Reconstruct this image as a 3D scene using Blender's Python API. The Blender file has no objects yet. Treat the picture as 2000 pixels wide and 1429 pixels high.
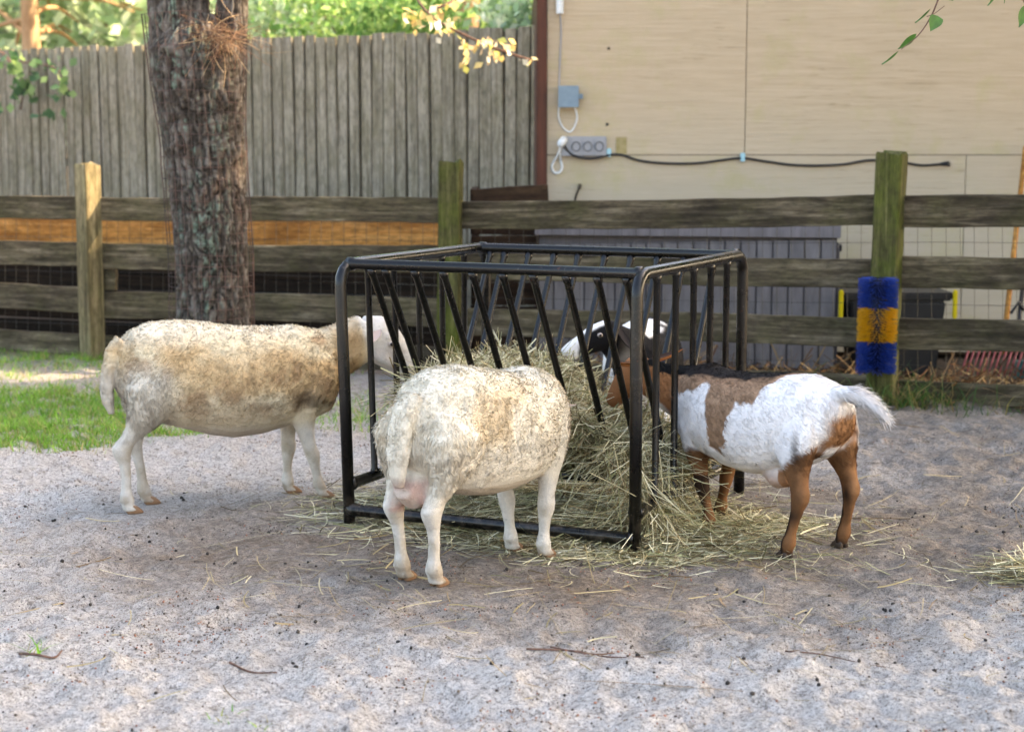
import bpy, bmesh, math, random
import numpy as np
from mathutils import Vector, Matrix, Quaternion, noise as mnoise

R = math.radians
rng = np.random.default_rng(7)
random.seed(7)
SC = bpy.context.scene
COL = SC.collection

# ------------------------------------------------------------------ camera
CAM_H, FPX, PITCH = 1.4, 3300.0, math.atan(444.5 / 3300.0)
cam_d = bpy.data.cameras.new('camera')
cam_d.sensor_width = 36.0
cam_d.lens = 36.0 * FPX / 2000.0
cam_d.clip_end = 400.0
cam_d.clip_start = 0.05
cam_d.dof.use_dof = True
cam_d.dof.focus_distance = 5.6
cam_d.dof.aperture_fstop = 3.3
cam = bpy.data.objects.new('camera', cam_d)
COL.objects.link(cam)
cam.location = (0, 0, CAM_H)
cam.rotation_euler = (math.pi / 2 - PITCH, 0, 0)
SC.camera = cam

# ------------------------------------------------------------------ sky and sun
SUN_AZ, SUN_EL = R(10.0), R(36.0)          # azimuth from +X towards +Y
SUN_DIR = Vector((math.cos(SUN_AZ) * math.cos(SUN_EL), math.sin(SUN_AZ) * math.cos(SUN_EL), math.sin(SUN_EL)))
w = bpy.data.worlds.new('World')
SC.world = w
w.use_nodes = True
nt = w.node_tree
sky = nt.nodes.new('ShaderNodeTexSky')
sky.sky_type = 'NISHITA'
sky.sun_disc = False
sky.sun_elevation = SUN_EL
sky.sun_rotation = math.pi / 2 - SUN_AZ
sky.air_density = 1.0
sky.dust_density = 4.0
sky.ozone_density = 1.0
bg = nt.nodes['Background']
bg.inputs['Strength'].default_value = 0.15
nt.links.new(sky.outputs[0], bg.inputs['Color'])
sun_d = bpy.data.lights.new('sun', 'SUN')
sun_d.energy = 3.0
sun_d.angle = R(0.53)
sun_d.color = (1.0, 0.83, 0.62)
sun = bpy.data.objects.new('sun', sun_d)
COL.objects.link(sun)
sun.rotation_euler = SUN_DIR.to_track_quat('Z', 'Y').to_euler()
sun.location = SUN_DIR * 30

vs = SC.view_settings
vs.view_transform = 'Standard'
vs.look = 'None'
vs.gamma = 1.0
vs.use_curve_mapping = False
vs.exposure = 2.7
vs.use_white_balance = True
vs.white_balance_temperature = 7650
vs.white_balance_tint = 12
SC.cycles.use_denoising = True
SC.cycles.max_bounces = 6

# ------------------------------------------------------------------ measuring helpers (photo pixel -> place in the yard)
CAMP = Vector((0, 0, CAM_H))
def ray(px, py):
    r = (px - 1000) / FPX; u = (714.5 - py) / FPX
    return Vector((r, math.cos(PITCH) + u * math.sin(PITCH), -math.sin(PITCH) + u * math.cos(PITCH)))
def ground_at(px, py, z=0.0):
    d = ray(px, py); return CAMP + d * ((z - CAM_H) / d.z)
def at_y(px, py, Y):
    d = ray(px, py); return CAMP + d * (Y / d.y)
def on_plane(px, py, P, n):
    d = ray(px, py); return CAMP + d * ((P - CAMP).dot(n) / d.dot(n))

# ------------------------------------------------------------------ object helpers
def tag(o, label=None, cat=None, group=None, kind=None):
    if label: o['label'] = label
    if cat: o['category'] = cat
    if group: o['group'] = group
    if kind: o['kind'] = kind
    return o
def empty(name, loc, label=None, cat=None, group=None, rz=0.0):
    o = bpy.data.objects.new(name, None); COL.objects.link(o)
    o.location = loc; o.rotation_euler = (0, 0, rz); o.empty_display_size = 0.1
    return tag(o, label, cat, group)
def link_mesh(name, me, mat=None, parent=None, smooth=False):
    if mat is not None and not me.materials: me.materials.append(mat)
    if smooth: me.shade_smooth()
    o = bpy.data.objects.new(name, me); COL.objects.link(o)
    if parent is not None: o.parent = parent
    return o
def put(o, M):
    """place an object by a WORLD matrix (parents are never rotated unless built in their own frame)"""
    if o.parent is not None:
        pl = o.parent.location if o.parent.parent is None else o.parent.location + o.parent.parent.location
        M = Matrix.Translation(-Vector(pl)) @ M
    o.matrix_basis = M
    return o
def mk(name, verts, faces, mat=None, parent=None, smooth=False, world=True):
    """mesh from world-space vertices; stored relative to the parent's origin"""
    me = bpy.data.meshes.new(name)
    v = np.asarray(verts, float)
    if parent is not None and world:
        off = Vector(parent.location)
        if parent.parent is not None: off = off + parent.parent.location
        v = v - np.array(off)
    me.from_pydata(v.tolist(), [], [list(map(int, f)) for f in faces])
    me.update()
    return link_mesh(name, me, mat, parent, smooth)
def big_mesh(name, V, Fq, mat, parent=None, smooth=False, col=None, normals=None):
    """fast mesh from numpy arrays; Fq is (n,3) or (n,4)"""
    me = bpy.data.meshes.new(name)
    V = np.ascontiguousarray(V, np.float32); Fq = np.ascontiguousarray(Fq, np.int32)
    n, k = Fq.shape
    me.vertices.add(len(V)); me.vertices.foreach_set('co', V.ravel())
    me.loops.add(n * k); me.loops.foreach_set('vertex_index', Fq.ravel())
    me.polygons.add(n)
    me.polygons.foreach_set('loop_start', np.arange(0, n * k, k, dtype=np.int32))
    me.update(calc_edges=True)
    if col is not None:
        a = me.color_attributes.new('col', 'FLOAT_COLOR', 'POINT')
        c = np.ones((len(V), 4), np.float32); c[:, :3] = col
        a.data.foreach_set('color', c.ravel())
    if smooth: me.shade_smooth()
    if normals is not None:
        me.shade_smooth()
        me.normals_split_custom_set_from_vertices(np.asarray(normals, float).tolist())
    return link_mesh(name, me, mat, parent)

class MB:
    """collects simple shapes into one mesh"""
    def __init__(s): s.v = []; s.f = []
    def add(s, v, f):
        b = len(s.v); s.v += [tuple(p) for p in v]; s.f += [tuple(i + b for i in q) for q in f]; return s
    def box(s, c, size, M=None):
        x, y, z = [d / 2 for d in size]; c = Vector(c)
        p = [Vector((i * x, j * y, k * z)) for k in (-1, 1) for j in (-1, 1) for i in (-1, 1)]
        p = [(M @ q if M is not None else q) + c for q in p]
        return s.add(p, [(0, 2, 3, 1), (4, 5, 7, 6), (0, 1, 5, 4), (2, 6, 7, 3), (0, 4, 6, 2), (1, 3, 7, 5)])
    def tube(s, pts, rad, n=10, cap=True):
        pts = [Vector(p) for p in pts]; m = len(pts)
        rad = [rad] * m if not hasattr(rad, '__len__') else rad
        v = []; f = []
        t0 = (pts[1] - pts[0]).normalized()
        ref = Vector((0, 0, 1)) if abs(t0.z) < 0.9 else Vector((1, 0, 0))
        u = t0.cross(ref).normalized()
        for i in range(m):
            t = (pts[min(i + 1, m - 1)] - pts[max(i - 1, 0)]).normalized()
            u = (u - t * u.dot(t)).normalized(); w_ = t.cross(u)
            for k in range(n):
                a = 2 * math.pi * k / n
                v.append(pts[i] + (u * math.cos(a) + w_ * math.sin(a)) * rad[i])
        for i in range(m - 1):
            for k in range(n):
                a, b = i * n + k, i * n + (k + 1) % n
                f.append((a, b, b + n, a + n))
        if cap:
            f.append(tuple(range(n - 1, -1, -1))); f.append(tuple(range((m - 1) * n, m * n)))
        return s.add(v, f)
    def build(s, name, mat, parent=None, smooth=False):
        o = mk(name, s.v, s.f, mat, parent, smooth)
        return o
def smooth_by_angle(o, deg=40):
    me = o.data; me.shade_smooth()
    bm = bmesh.new(); bm.from_mesh(me)
    for e in bm.edges:
        if len(e.link_faces) == 2 and e.calc_face_angle(0) > R(deg): e.smooth = False
    bm.to_mesh(me); bm.free()
    return o
def bez(p, n):
    """Catmull-Rom through points"""
    p = [Vector(q) for q in p]; out = []
    P = [p[0] * 2 - p[1]] + p + [p[-1] * 2 - p[-2]]
    for i in range(len(p) - 1):
        a, b, c, d = P[i:i + 4]
        for k in range(n):
            t = k / n
            out.append(0.5 * ((2 * b) + (c - a) * t + (2 * a - 5 * b + 4 * c - d) * t * t + (3 * b - a - 3 * c + d) * t ** 3))
    out.append(p[-1]); return out

# ------------------------------------------------------------------ materials
def sr(r, g, b):
    return tuple((c / 255 / 12.92) if c / 255 <= 0.04045 else ((c / 255 + 0.055) / 1.055) ** 2.4 for c in (r, g, b)) + (1.0,)
class Mat:
    def __init__(s, name, rough=0.7, spec=0.3):
        s.m = bpy.data.materials.new(name); s.m.use_nodes = True
        s.nt = s.m.node_tree; s.b = s.nt.nodes['Principled BSDF']
        s.b.inputs['Roughness'].default_value = rough
        s.b.inputs['Specular IOR Level'].default_value = spec
    def n(s, t, ins=None, **kw):
        nd = s.nt.nodes.new(t)
        for k, v in kw.items(): setattr(nd, k, v)
        for k, v in (ins or {}).items(): s.set(nd.inputs[k], v)
        return nd
    def set(s, sock, v):
        if isinstance(v, bpy.types.NodeSocket): s.nt.links.new(v, sock)
        else: sock.default_value = v
    def coord(s, which='Object', scale=(1, 1, 1), rnd=True, rot=(0, 0, 0)):
        tc = s.n('ShaderNodeTexCoord')
        v = tc.outputs[which]
        if rnd:
            oi = s.n('ShaderNodeObjectInfo')
            mu = s.n('ShaderNodeMath', {0: oi.outputs['Random'], 1: 37.0}, operation='MULTIPLY')
            ad = s.n('ShaderNodeVectorMath', {0: v, 1: mu.outputs[0]}, operation='ADD')
            v = ad.outputs[0]
        return s.n('ShaderNodeMapping', {'Vector': v, 'Scale': scale, 'Rotation': rot}).outputs[0]
    def noise(s, vec, scale, detail=4, rough=0.55, dist=0.0):
        return s.n('ShaderNodeTexNoise', {'Vector': vec, 'Scale': scale, 'Detail': detail, 'Roughness': rough, 'Distortion': dist}).outputs['Fac']
    def ramp(s, fac, stops, interp='LINEAR'):
        r = s.n('ShaderNodeValToRGB', {'Fac': fac}); r.color_ramp.interpolation = interp
        e = r.color_ramp.elements
        while len(e) < len(stops): e.new(0.5)
        for el, (p, c) in zip(e, stops): el.position = p; el.color = c if len(c) == 4 else (*c, 1)
        return r.outputs['Color']
    def mix(s, fac, a, b, mode='MIX'):
        m = s.n('ShaderNodeMix', data_type='RGBA', blend_type=mode)
        s.set(m.inputs[0], fac); s.set(m.inputs[6], a); s.set(m.inputs[7], b)
        return m.outputs[2]
    def math(s, op, a, b=0.0, clamp=False):
        return s.n('ShaderNodeMath', {0: a, 1: b}, operation=op, use_clamp=clamp).outputs[0]
    def base(s, c): s.set(s.b.inputs['Base Color'], c); return s
    def rough(s, c): s.set(s.b.inputs['Roughness'], c); return s
    def bump(s, h, strength=0.5, dist=0.01):
        b = s.n('ShaderNodeBump', {'Height': h, 'Strength': strength, 'Distance': dist})
        s.set(s.b.inputs['Normal'], b.outputs[0]); return s
def g(v): return (v, v, v, 1)

def wood_mat(name, dark, mid, light, moss=None, moss_amt=0.5, axis='x', grain=28.0, rough=0.85, stain=0.5, long=0.9):
    m = Mat(name, rough, 0.2)
    k = {'x': (long, grain, grain), 'z': (grain, grain, long)}[axis]
    v = m.coord('Object', k)
    v2 = m.coord('Object', (1, 1, 1))
    gr = m.noise(v, 1.0, 8, 0.68, 0.6)
    c = m.ramp(gr, [(0.3, dark), (0.5, mid), (0.72, light)])
    blot = m.noise(m.coord('Object', {'x': (1.6, 6, 6), 'z': (6, 6, 1.6)}[axis]), 1.0, 6, 0.65, 0.3)
    c = m.mix(m.ramp(blot, [(0.40, g(0)), (0.62, g(stain))]), c, dark)
    if moss:
        mo = m.noise(v2, 4.5, 7, 0.7)
        c = m.mix(m.ramp(mo, [(0.42, g(0)), (0.68, g(moss_amt))]), c, moss)
    fine = m.noise(m.coord('Object', {'x': (9, 190, 190), 'z': (190, 190, 9)}[axis]), 1.0, 3, 0.6)
    c = m.mix(0.45, c, m.ramp(fine, [(0.35, g(0.30)), (0.6, g(0.86))]), 'MULTIPLY')
    mot = m.noise(m.coord('Object', {'x': (14, 40, 40), 'z': (40, 40, 14)}[axis]), 1.0, 6, 0.75)
    c = m.mix(0.6, c, m.ramp(mot, [(0.36, g(0.32)), (0.52, g(0.95)), (0.68, g(1.35))]), 'MULTIPLY')
    # dark end-grain knots
    vo = m.n('ShaderNodeTexVoronoi', {'Vector': m.coord('Object', {'x': (1.3, 5, 5), 'z': (5, 5, 1.3)}[axis]), 'Scale': 1.0}).outputs['Distance']
    c = m.mix(m.ramp(vo, [(0.05, g(0.75)), (0.12, g(0.0))]), c, dark)
    m.base(c)
    hsum = m.math('ADD', gr, m.math('MULTIPLY', fine, 0.5))
    m.bump(hsum, 0.55, 0.006)
    return m.m
# ================================================================== boards
def board_mesh(L, W, T, seg=10, warp=0.004, bev=0.004, axis='x', seed=0, notch=0.0):
    """a plank of length L (local x), width W (local z), thickness T (local y), slightly warped, worn edges"""
    r = np.random.default_rng(seed)
    prof = [(-T/2, -W/2+bev), (-T/2, W/2-bev), (-T/2+bev, W/2), (T/2-bev, W/2), (T/2, W/2-bev), (T/2, -W/2+bev), (T/2-bev, -W/2), (-T/2+bev, -W/2)]
    v = []; f = []
    ph = r.uniform(0, 6.28, 4)
    for i in range(seg + 1):
        t = i / seg; x = (t - 0.5) * L
        dz = warp * math.sin(ph[0] + 4.2 * t) + r.normal(0, warp * 0.18)
        dy = warp * 0.7 * math.sin(ph[1] + 3.1 * t)
        dw = r.normal(0, warp * 0.2)
        for (y, z) in prof:
            e = r.normal(0, warp * 0.12)
            v.append((x + (r.normal(0, notch) if i in (0, seg) else 0), y + dy, z + dz + (dw if z > 0 else 0) + e))
    for i in range(seg):
        for k in range(8):
            a, b = i * 8 + k, i * 8 + (k + 1) % 8
            f.append((a, a + 8, b + 8, b))
    f.append(tuple(range(8))); f.append(tuple(range(seg * 8 + 7, seg * 8 - 1, -1)))
    if axis == 'z': v = [(z, y, x) for (x, y, z) in v]; f = [q[::-1] for q in f]
    me = bpy.data.meshes.new('plank'); me.from_pydata(v, [], f); me.update()
    bm = bmesh.new(); bm.from_mesh(me); bmesh.ops.recalc_face_normals(bm, faces=bm.faces); bm.to_mesh(me); bm.free()
    return me
def plank(name, a, b, W, T, mat, parent, up=Vector((0, 0, 1)), seed=0, **kw):
    """a plank from a to b (centre line)"""
    a, b = Vector(a), Vector(b); x = (b - a).normalized()
    z = (up - x * up.dot(x)).normalized(); y = z.cross(x)
    o = link_mesh(name, board_mesh((b - a).length, W, T, seed=seed, **kw), mat, parent)
    M = Matrix((x, y, z)).transposed().to_4x4(); M.translation = (a + b) / 2
    return put(o, M)

W_RAIL = wood_mat('weathered_rail_wood', sr(42, 36, 27), sr(100, 88, 69), sr(160, 146, 122), sr(82, 82, 44), 0.4, stain=.75, long=2.2, grain=34)
W_POST = wood_mat('mossy_post_wood', sr(46, 42, 24), sr(92, 90, 52), sr(136, 128, 86), sr(84, 96, 26), 0.75, axis='z')
W_POSTL = wood_mat('pale_post_wood', sr(76, 66, 44), sr(142, 128, 96), sr(190, 174, 136), sr(98, 104, 56), 0.3, axis='z')
W_PICK = wood_mat('grey_picket_wood', sr(100, 92, 76), sr(162, 152, 132), sr(190, 180, 162), sr(118, 112, 78), 0.45, axis='z', stain=0.35)
W_DARK = wood_mat('dark_plank_wood', sr(22, 18, 14), sr(46, 36, 28), sr(72, 58, 44), None, 0)
W_BROWN = wood_mat('brown_timber', sr(34, 22, 14), sr(64, 46, 32), sr(86, 66, 46), None, 0)
W_ORANGE = wood_mat('orange_cedar', sr(150, 92, 40), sr(222, 158, 86), sr(236, 184, 116), None, 0, stain=0.6)
W_HANDLE = wood_mat('tool_handle_wood', sr(130, 82, 34), sr(196, 138, 70), sr(216, 166, 96), None, 0, axis='z')
m = Mat('galvanised_wire', 0.5, 0.5); m.base(sr(70, 70, 66)); m.b.inputs['Metallic'].default_value = 0.6; WIRE = m.m

# ================================================================== paddock fence
PR = at_y(1738, 500, 9.0); PL = at_y(174, 500, 10.8)
FD = Vector((PR.x - PL.x, PR.y - PL.y, 0)).normalized()
FN = Vector((FD.y, -FD.x, 0))                      # towards the camera
FP0 = Vector((PL.x, PL.y, 0))
fence = empty('paddock_fence', FP0, 'low weathered rail fence with three square posts behind the hay feeder', 'fence')
def fpt(px, py, off=0.0): return on_plane(px, py, FP0 + FN * off, FN)
panels = [   # x_left, x_right, [(top_l, bot_l, top_r, bot_r) ...]
    (-620, 158, [(371, 412, 382, 427), (452, 494, 472, 519), (528, 572, 560, 610), (612, 652, 653, 694)]),
    (190, 866, [(383, 428, 388, 437), (474, 523, 482, 535), (567, 619, 584, 638), (656, 700, 678, 726)]),
    (898, 1722, [(394, 448, 381, 440), (497, 545, 503, 563), (600, 650, 622, 682), (700, 728, 730, 768)]),
    (1756, 2750, [(381, 439, 368, 442), (503, 562, 503, 574), (624, 683, 642, 710), (742, 784, 775, 820)]),
]
k = 0
for (xl, xr, rails) in panels:
    for (tl, bl, tr_, br) in rails:
        a = (fpt(xl, tl) + fpt(xl, bl)) / 2; b = (fpt(xr, tr_) + fpt(xr, br)) / 2
        W = ((fpt(xl, tl) - fpt(xl, bl)).length + (fpt(xr, tr_) - fpt(xr, br)).length) / 2
        plank('rail', a, b, W, 0.036, W_RAIL, fence, seed=11 + k, warp=0.007, seg=16); k += 1
def post(name, px_top, py_top, px_bot, Y_off, size, mat, rot, seed, zb=-0.15):
    top = fpt(px_top, py_top, Y_off)
    bot = fpt(px_bot, 720, Y_off); bot = Vector((bot.x, bot.y, zb))
    r = np.random.default_rng(seed); seg = 14; v = []; f = []
    n = 8; s = size / 2; c = s * 0.86
    prof = [(-s, -c), (-s, c), (-c, s), (c, s), (s, c), (s, -c), (c, -s), (-c, -s)]
    for i in range(seg + 1):
        t = i / seg; p = bot.lerp(top, t)
        for q, (x, y) in enumerate(prof):
            xx = x * math.cos(rot) - y * math.sin(rot); yy = x * math.sin(rot) + y * math.cos(rot)
            k_ = 1 + r.normal(0, 0.012)
            v.append((p.x + xx * k_, p.y + yy * k_, p.z + (r.normal(0, 0.012) if i == seg else 0)))
    top_c = len(v); v.append((top.x, top.y, top.z - 0.008))
    for i in range(seg):
        for q in range(8):
            a, b = i * 8 + q, i * 8 + (q + 1) % 8
            f.append((a, b, b + 8, a + 8))
    for q in range(8): f.append((seg * 8 + q, seg * 8 + (q + 1) % 8, top_c))
    o = mk(name, v, f, mat, fence)
    bm = bmesh.new(); bm.from_mesh(o.data); bmesh.ops.recalc_face_normals(bm, faces=bm.faces); bm.to_mesh(o.data); bm.free()
    return o
fang = math.atan2(FD.y, FD.x)
post('post', 170, 320, 182, 0.05, 0.122, W_POSTL, R(-42), 3)
post('post', 881, 318, 876, 0.05, 0.128, W_POST, fang + R(12), 4)
post('post', 1742, 298, 1722, 0.05, 0.140, W_POST, fang - R(6), 5)
post('post', -610, 300, -612, 0.05, 0.125, W_POSTL, fang + R(20), 6)
# short upright block on the left bay
a = fpt(214, 526, -0.02); b = fpt(215, 566, -0.02)
o = link_mesh('block', board_mesh((a - b).length, 0.10, 0.03, seg=3, axis='z', seed=5), W_RAIL, fence)
put(o, Matrix.Translation((a + b) / 2) @ Matrix.Rotation(fang, 4, 'Z'))
# welded wire on the back of the rails
mbw = MB()
back = -0.035
def wire_run(xa, xb, ya_t, yb_t, ya_b, yb_b, nv, nh):
    for i in range(nv + 1):
        t = i / nv; x = xa + (xb - xa) * t
        p0 = fpt(x, ya_t + (yb_t - ya_t) * t, back); p1 = fpt(x, ya_b + (yb_b - ya_b) * t, back)
        j = random.uniform(-.004, .004)
        mbw.tube([p0, (p0 + p1) / 2 + FD * j, p1], 0.0013, 4, False)
    for i in range(nh + 1):
        s = i / nh
        pts = []
        for q in range(9):
            t = q / 8; x = xa + (xb - xa) * t
            y0 = ya_t + (yb_t - ya_t) * t; y1 = ya_b + (yb_b - ya_b) * t
            pts.append(fpt(x, y0 + (y1 - y0) * s + random.uniform(-1.5, 1.5), back))
        mbw.tube(pts, 0.0013, 4, False)
wire_run(-100, 870, 395, 400, 690, 722, 44, 9)
wire_run(885, 2150, 405, 390, 720, 765, 46, 9)
wm = mbw.build('wire_mesh', WIRE, fence); wm['kind'] = 'stuff'

# ================================================================== plank wall behind the left bays
pw = empty('plank_wall', FP0 - FN * 0.45, 'low wall of dark planks with an orange cedar top board behind left fence', 'wall')
def bpt(px, py, off): return on_plane(px, py, FP0 + FN * off, FN)
zs = [0.10, 0.26, 0.42, 0.575]
A0 = bpt(-640, 500, -0.45); B0 = bpt(893, 500, -0.45)
for i, z in enumerate(zs):
    plank('plank', (A0.x, A0.y, z), (B0.x, B0.y, z), 0.152, 0.04, W_DARK, pw, seed=40 + i, warp=0.004)
a = (bpt(-640, 405, -.45) + bpt(-640, 470, -.45)) / 2; b = (bpt(893, 426, -.45) + bpt(893, 492, -.45)) / 2
plank('plank', a, b, 0.225, 0.042, W_ORANGE, pw, seed=49, warp=0.003)['label'] = 'bright orange cedar board'

# ================================================================== tall picket fence
tall = empty('picket_fence', (0.15, 12.0, 0), 'tall grey weathered board fence with wavy top beside the tan shed', 'fence')
TA = Vector((0.19, 12.05, 0)); 
def top_y(px):
    return float(np.interp(px, [-500, 0, 130, 141, 300, 490, 650, 780, 905, 912, 1060], [125, 99, 94, 91, 87, 76, 71, 64, 63, 56, 51]))
TD = (Vector((-4.7, 15.5, 0)) - TA).normalized()
TN = Vector((TD.y, -TD.x, 0))
if TN.y > 0: TN = -TN
n_p = 66; pitch = 0.112
tang = math.atan2(-TD.y, -TD.x)
pick_meshes = {}
for i in range(n_p):
    for layer in (0, 1):
        s = (i + (0.5 if layer else 0)) * pitch + random.uniform(-.006, .006)
        p = TA + TD * s
        q = CAMP.to_2d(); px = 1000 + FPX * p.x / p.y
        d = ray(px, top_y(px)); tz = CAM_H + d.z * (p.y / d.y) + random.uniform(-.015, .012) - (0.012 if layer else 0)
        W = random.uniform(0.090, 0.103) if layer == 0 else 0.112
        me = board_mesh(tz, W, 0.018, seg=6, warp=0.005, bev=0.003, axis='z', seed=200 + i * 2 + layer)
        o = link_mesh('picket', me, W_PICK, tall)
        put(o, Matrix.Translation((p.x, p.y, tz / 2)) @ Matrix.Translation(TN * (0.022 if layer == 0 else -0.022)) @ Matrix.Rotation(tang + random.uniform(-.05, .05), 4, 'Z') @ Matrix.Rotation(random.uniform(-.004, .004), 4, 'Y'))
for z in (0.4, 1.2, 1.9):
    plank('back_rail', TA + Vector((0, 0, z)) - TN * 0.06, TA + TD * (n_p * pitch) + Vector((0, 0, z)) - TN * 0.06, 0.09, 0.04, W_PICK, tall, seed=60)

# ================================================================== shed
WY = 10.9
m = Mat('tan_painted_plywood', 0.75, 0.25)
v = m.coord('Object', (0.9, 1, 14)); vf = m.coord('Object', (1, 1, 1))
gr = m.noise(v, 3.0, 6, 0.6, 0.6)
c = m.mix(m.ramp(gr, [(0.35, g(0)), (0.7, g(1))]), sr(178, 160, 134), sr(188, 170, 145))
ob = m.n('ShaderNodeSeparateXYZ', {0: m.n('ShaderNodeNewGeometry').outputs['Position']}).outputs[2]
low = m.n('ShaderNodeMapRange', {0: ob, 1: 1.75, 2: 0.7}).outputs[0]
c = m.mix(m.math('MULTIPLY', low, 0.8), c, sr(178, 171, 154))           # paint worn paler and greyer low down
crk = m.noise(m.coord('Object', (1.3, 1, 42)), 2.2, 5, 0.7, 1.2)
crm = m.math('MULTIPLY', m.ramp(crk, [(0.57, g(0)), (0.66, g(1))]), m.ramp(m.noise(vf, 1.6, 4, 0.6), [(0.42, g(0.05)), (0.66, g(0.8))]))
c = m.mix(crm, c, sr(128, 112, 82))
mild = m.math('MULTIPLY', m.ramp(m.noise(vf, 2.6, 6, 0.7), [(0.52, g(0)), (0.7, g(1))]), 0.45)
c = m.mix(mild, c, sr(166, 160, 110))
m.base(c); m.bump(m.math('ADD', gr, m.math('MULTIPLY', crk, 0.8)), 0.45, 0.006)
PLY = m.m
m = Mat('shed_core', 0.9); m.base(sr(60, 48, 36)); CORE = m.m
m = Mat('brown_trim_paint', 0.6, 0.3); m.base(m.ramp(m.noise(m.coord('Object', (20, 20, 2)), 1.0, 5, .6), [(.35, sr(54, 30, 18)), (.7, sr(96, 52, 36))])); TRIM = m.m
m = Mat('roof_felt', 0.9); m.base(m.ramp(m.noise(m.coord('Object'), 30, 4), [(.3, sr(40, 40, 42)), (.7, sr(78, 76, 74))])); ROOF = m.m
shed = empty('shed', (0.17, WY, 0), 'tan plywood shed wall with brown corner trim', 'shed')
xl = at_y(1068, 300, WY).x; xs = at_y(1455.5, 300, WY).x; zs_ = at_y(1400, 303, WY).z; xs2 = at_y(1888, 350, WY).x
XR, ZT = 5.4, 2.42
MB().box(((xl + XR) / 2, WY + 1.55, ZT / 2), (XR - xl - 0.02, 3.0, ZT)).build('wall', CORE, shed)
def panel(x0, x1, z0, z1, nm='panel'):
    o = MB().box((0, 0, 0), (x1 - x0 - 0.005, 0.018, z1 - z0 - 0.005)).build(nm, PLY, None)
    o.parent = shed; put(o, Matrix.Translation(((x0 + x1) / 2, WY + 0.036, (z0 + z1) / 2)))
    return o
pan0 = panel(xl, xs, zs_, ZT); panel(xs, xs + 2.44, zs_, ZT); panel(xs + 2.44, XR, zs_, ZT)
panel(xl, xs2, 0.02, zs_); panel(xs2, xs2 + 2.44, 0.02, zs_)
MB().box((xl - 0.032, WY + 0.02, ZT / 2), (0.062, 0.06, ZT)).build('corner_trim', TRIM, shed)
MB().box((xl - 0.045, WY + 1.57, ZT / 2), (0.04, 2.9, ZT - 0.01)).build('side_wall', TRIM, shed)
rf = MB(); M_ = Matrix.Rotation(R(-7), 4, 'X'); rf.box(((xl + XR) / 2 + .05, WY + 1.55, ZT + 0.20), (XR - xl + 0.12, 3.2, 0.07), M_.to_3x3()); rf.build('roof', ROOF, shed)

# dark timber box at the shed corner
tb = empty('timber_bin', (at_y(1000, 500, 10.45).x, 10.45, 0), 'dark brown timber bin at the shed corner behind fence', 'bin')
x0, x1 = at_y(925, 400, 10.45).x, at_y(1071, 400, 10.45).x
ztop = at_y(1000, 362, 10.45).z
zz = 0.08; i = 0
while zz < ztop - 0.02:
    h = min(0.145, ztop - zz); last = zz + h > ztop - 0.05
    plank('plank', (x0, 10.45, zz + h / 2), (x1, 10.45, zz + h / 2 + (0.025 if last else 0)), h - 0.008, 0.04, W_BROWN, tb, seed=70 + i, warp=0.003); 
    plank('plank', (x0, 10.48, zz + h / 2), (x0, 10.85, zz + h / 2), h - 0.008, 0.04, W_BROWN, tb, seed=80 + i, warp=0.003)
    zz += h; i += 1

# ================================================================== electrics on the shed wall
m = Mat('grey_plastic_box', 0.5, 0.4); m.base(m.ramp(m.noise(m.coord('Object'), 25, 3), [(.3, sr(104, 126, 142)), (.7, sr(120, 142, 156))])); PBOX = m.m
m = Mat('outlet_grey', 0.55, 0.4); m.base(sr(148, 150, 154)); OUTL = m.m
m = Mat('outlet_shadow_line', 0.6); m.base(sr(112, 114, 118)); OUTL2 = m.m  # darker grey of the socket rims
m = Mat('white_plastic', 0.4, 0.4); m.base(sr(206, 212, 214)); WPL = m.m
m = Mat('black_cable', 0.55, 0.4); m.base(sr(34, 34, 33)); CABLE = m.m
m = Mat('pale_blue_clip', 0.5, 0.4); m.base(sr(150, 196, 208)); CLIP = m.m
m = Mat('olive_patch_paint', 0.8); m.base(m.ramp(m.noise(m.coord('Object'), 30, 4), [(.3, sr(140, 128, 86)), (.7, sr(164, 150, 110))])); OLIVE = m.m
m = Mat('bare_metal_hook', 0.5); m.base(sr(60, 54, 46)); HOOK = m.m
def wl(px, py, off=0.0):
    p = at_y(px, py, WY + 0.027 - off); return p
def wbox(mb, x0, y0, x1, y1, d0, d1):
    a = wl(x0, y0, 0); b = wl(x1, y1, 0)
    mb.box(((a.x + b.x) / 2, WY + 0.027 - (d0 + d1) / 2, (a.z + b.z) / 2), (abs(b.x - a.x), d1 - d0, abs(a.z - b.z))); return mb
def bevel(o, wdt=0.004, seg=2):
    bm = bmesh.new(); bm.from_mesh(o.data); bmesh.ops.bevel(bm, geom=bm.edges[:], offset=wdt, segments=seg, affect='EDGES'); bm.to_mesh(o.data); bm.free(); return o
jb = empty('junction_box', wl(1110, 190), 'blue grey square junction box on the shed wall', 'electrical box')
bevel(wbox(MB(), 1091, 170, 1128, 209, 0.0, 0.075).build('body', PBOX, jb), 0.005)
bevel(wbox(MB(), 1089.5, 168.5, 1129.5, 210.5, 0.0755, 0.084).build('lid', PBOX, jb), 0.003)
wbox(MB(), 1128, 184, 1138, 194, 0.02, 0.045).build('knob', PBOX, jb)
cd = empty('conduit', wl(1093, 10), 'white conduit stub coming down the shed wall with thin wire below it', 'conduit')
MB().tube([wl(1094, -120, 0.03), wl(1093.5, 27, 0.03)], 0.024, 14).build('pipe', WPL, cd)
MB().tube(bez([wl(1094, 26, .02), wl(1096, 62, .006), wl(1094, 110, .006), wl(1092, 171, .02)], 6), 0.0055, 6).build('wire', OUTL, cd)
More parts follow.
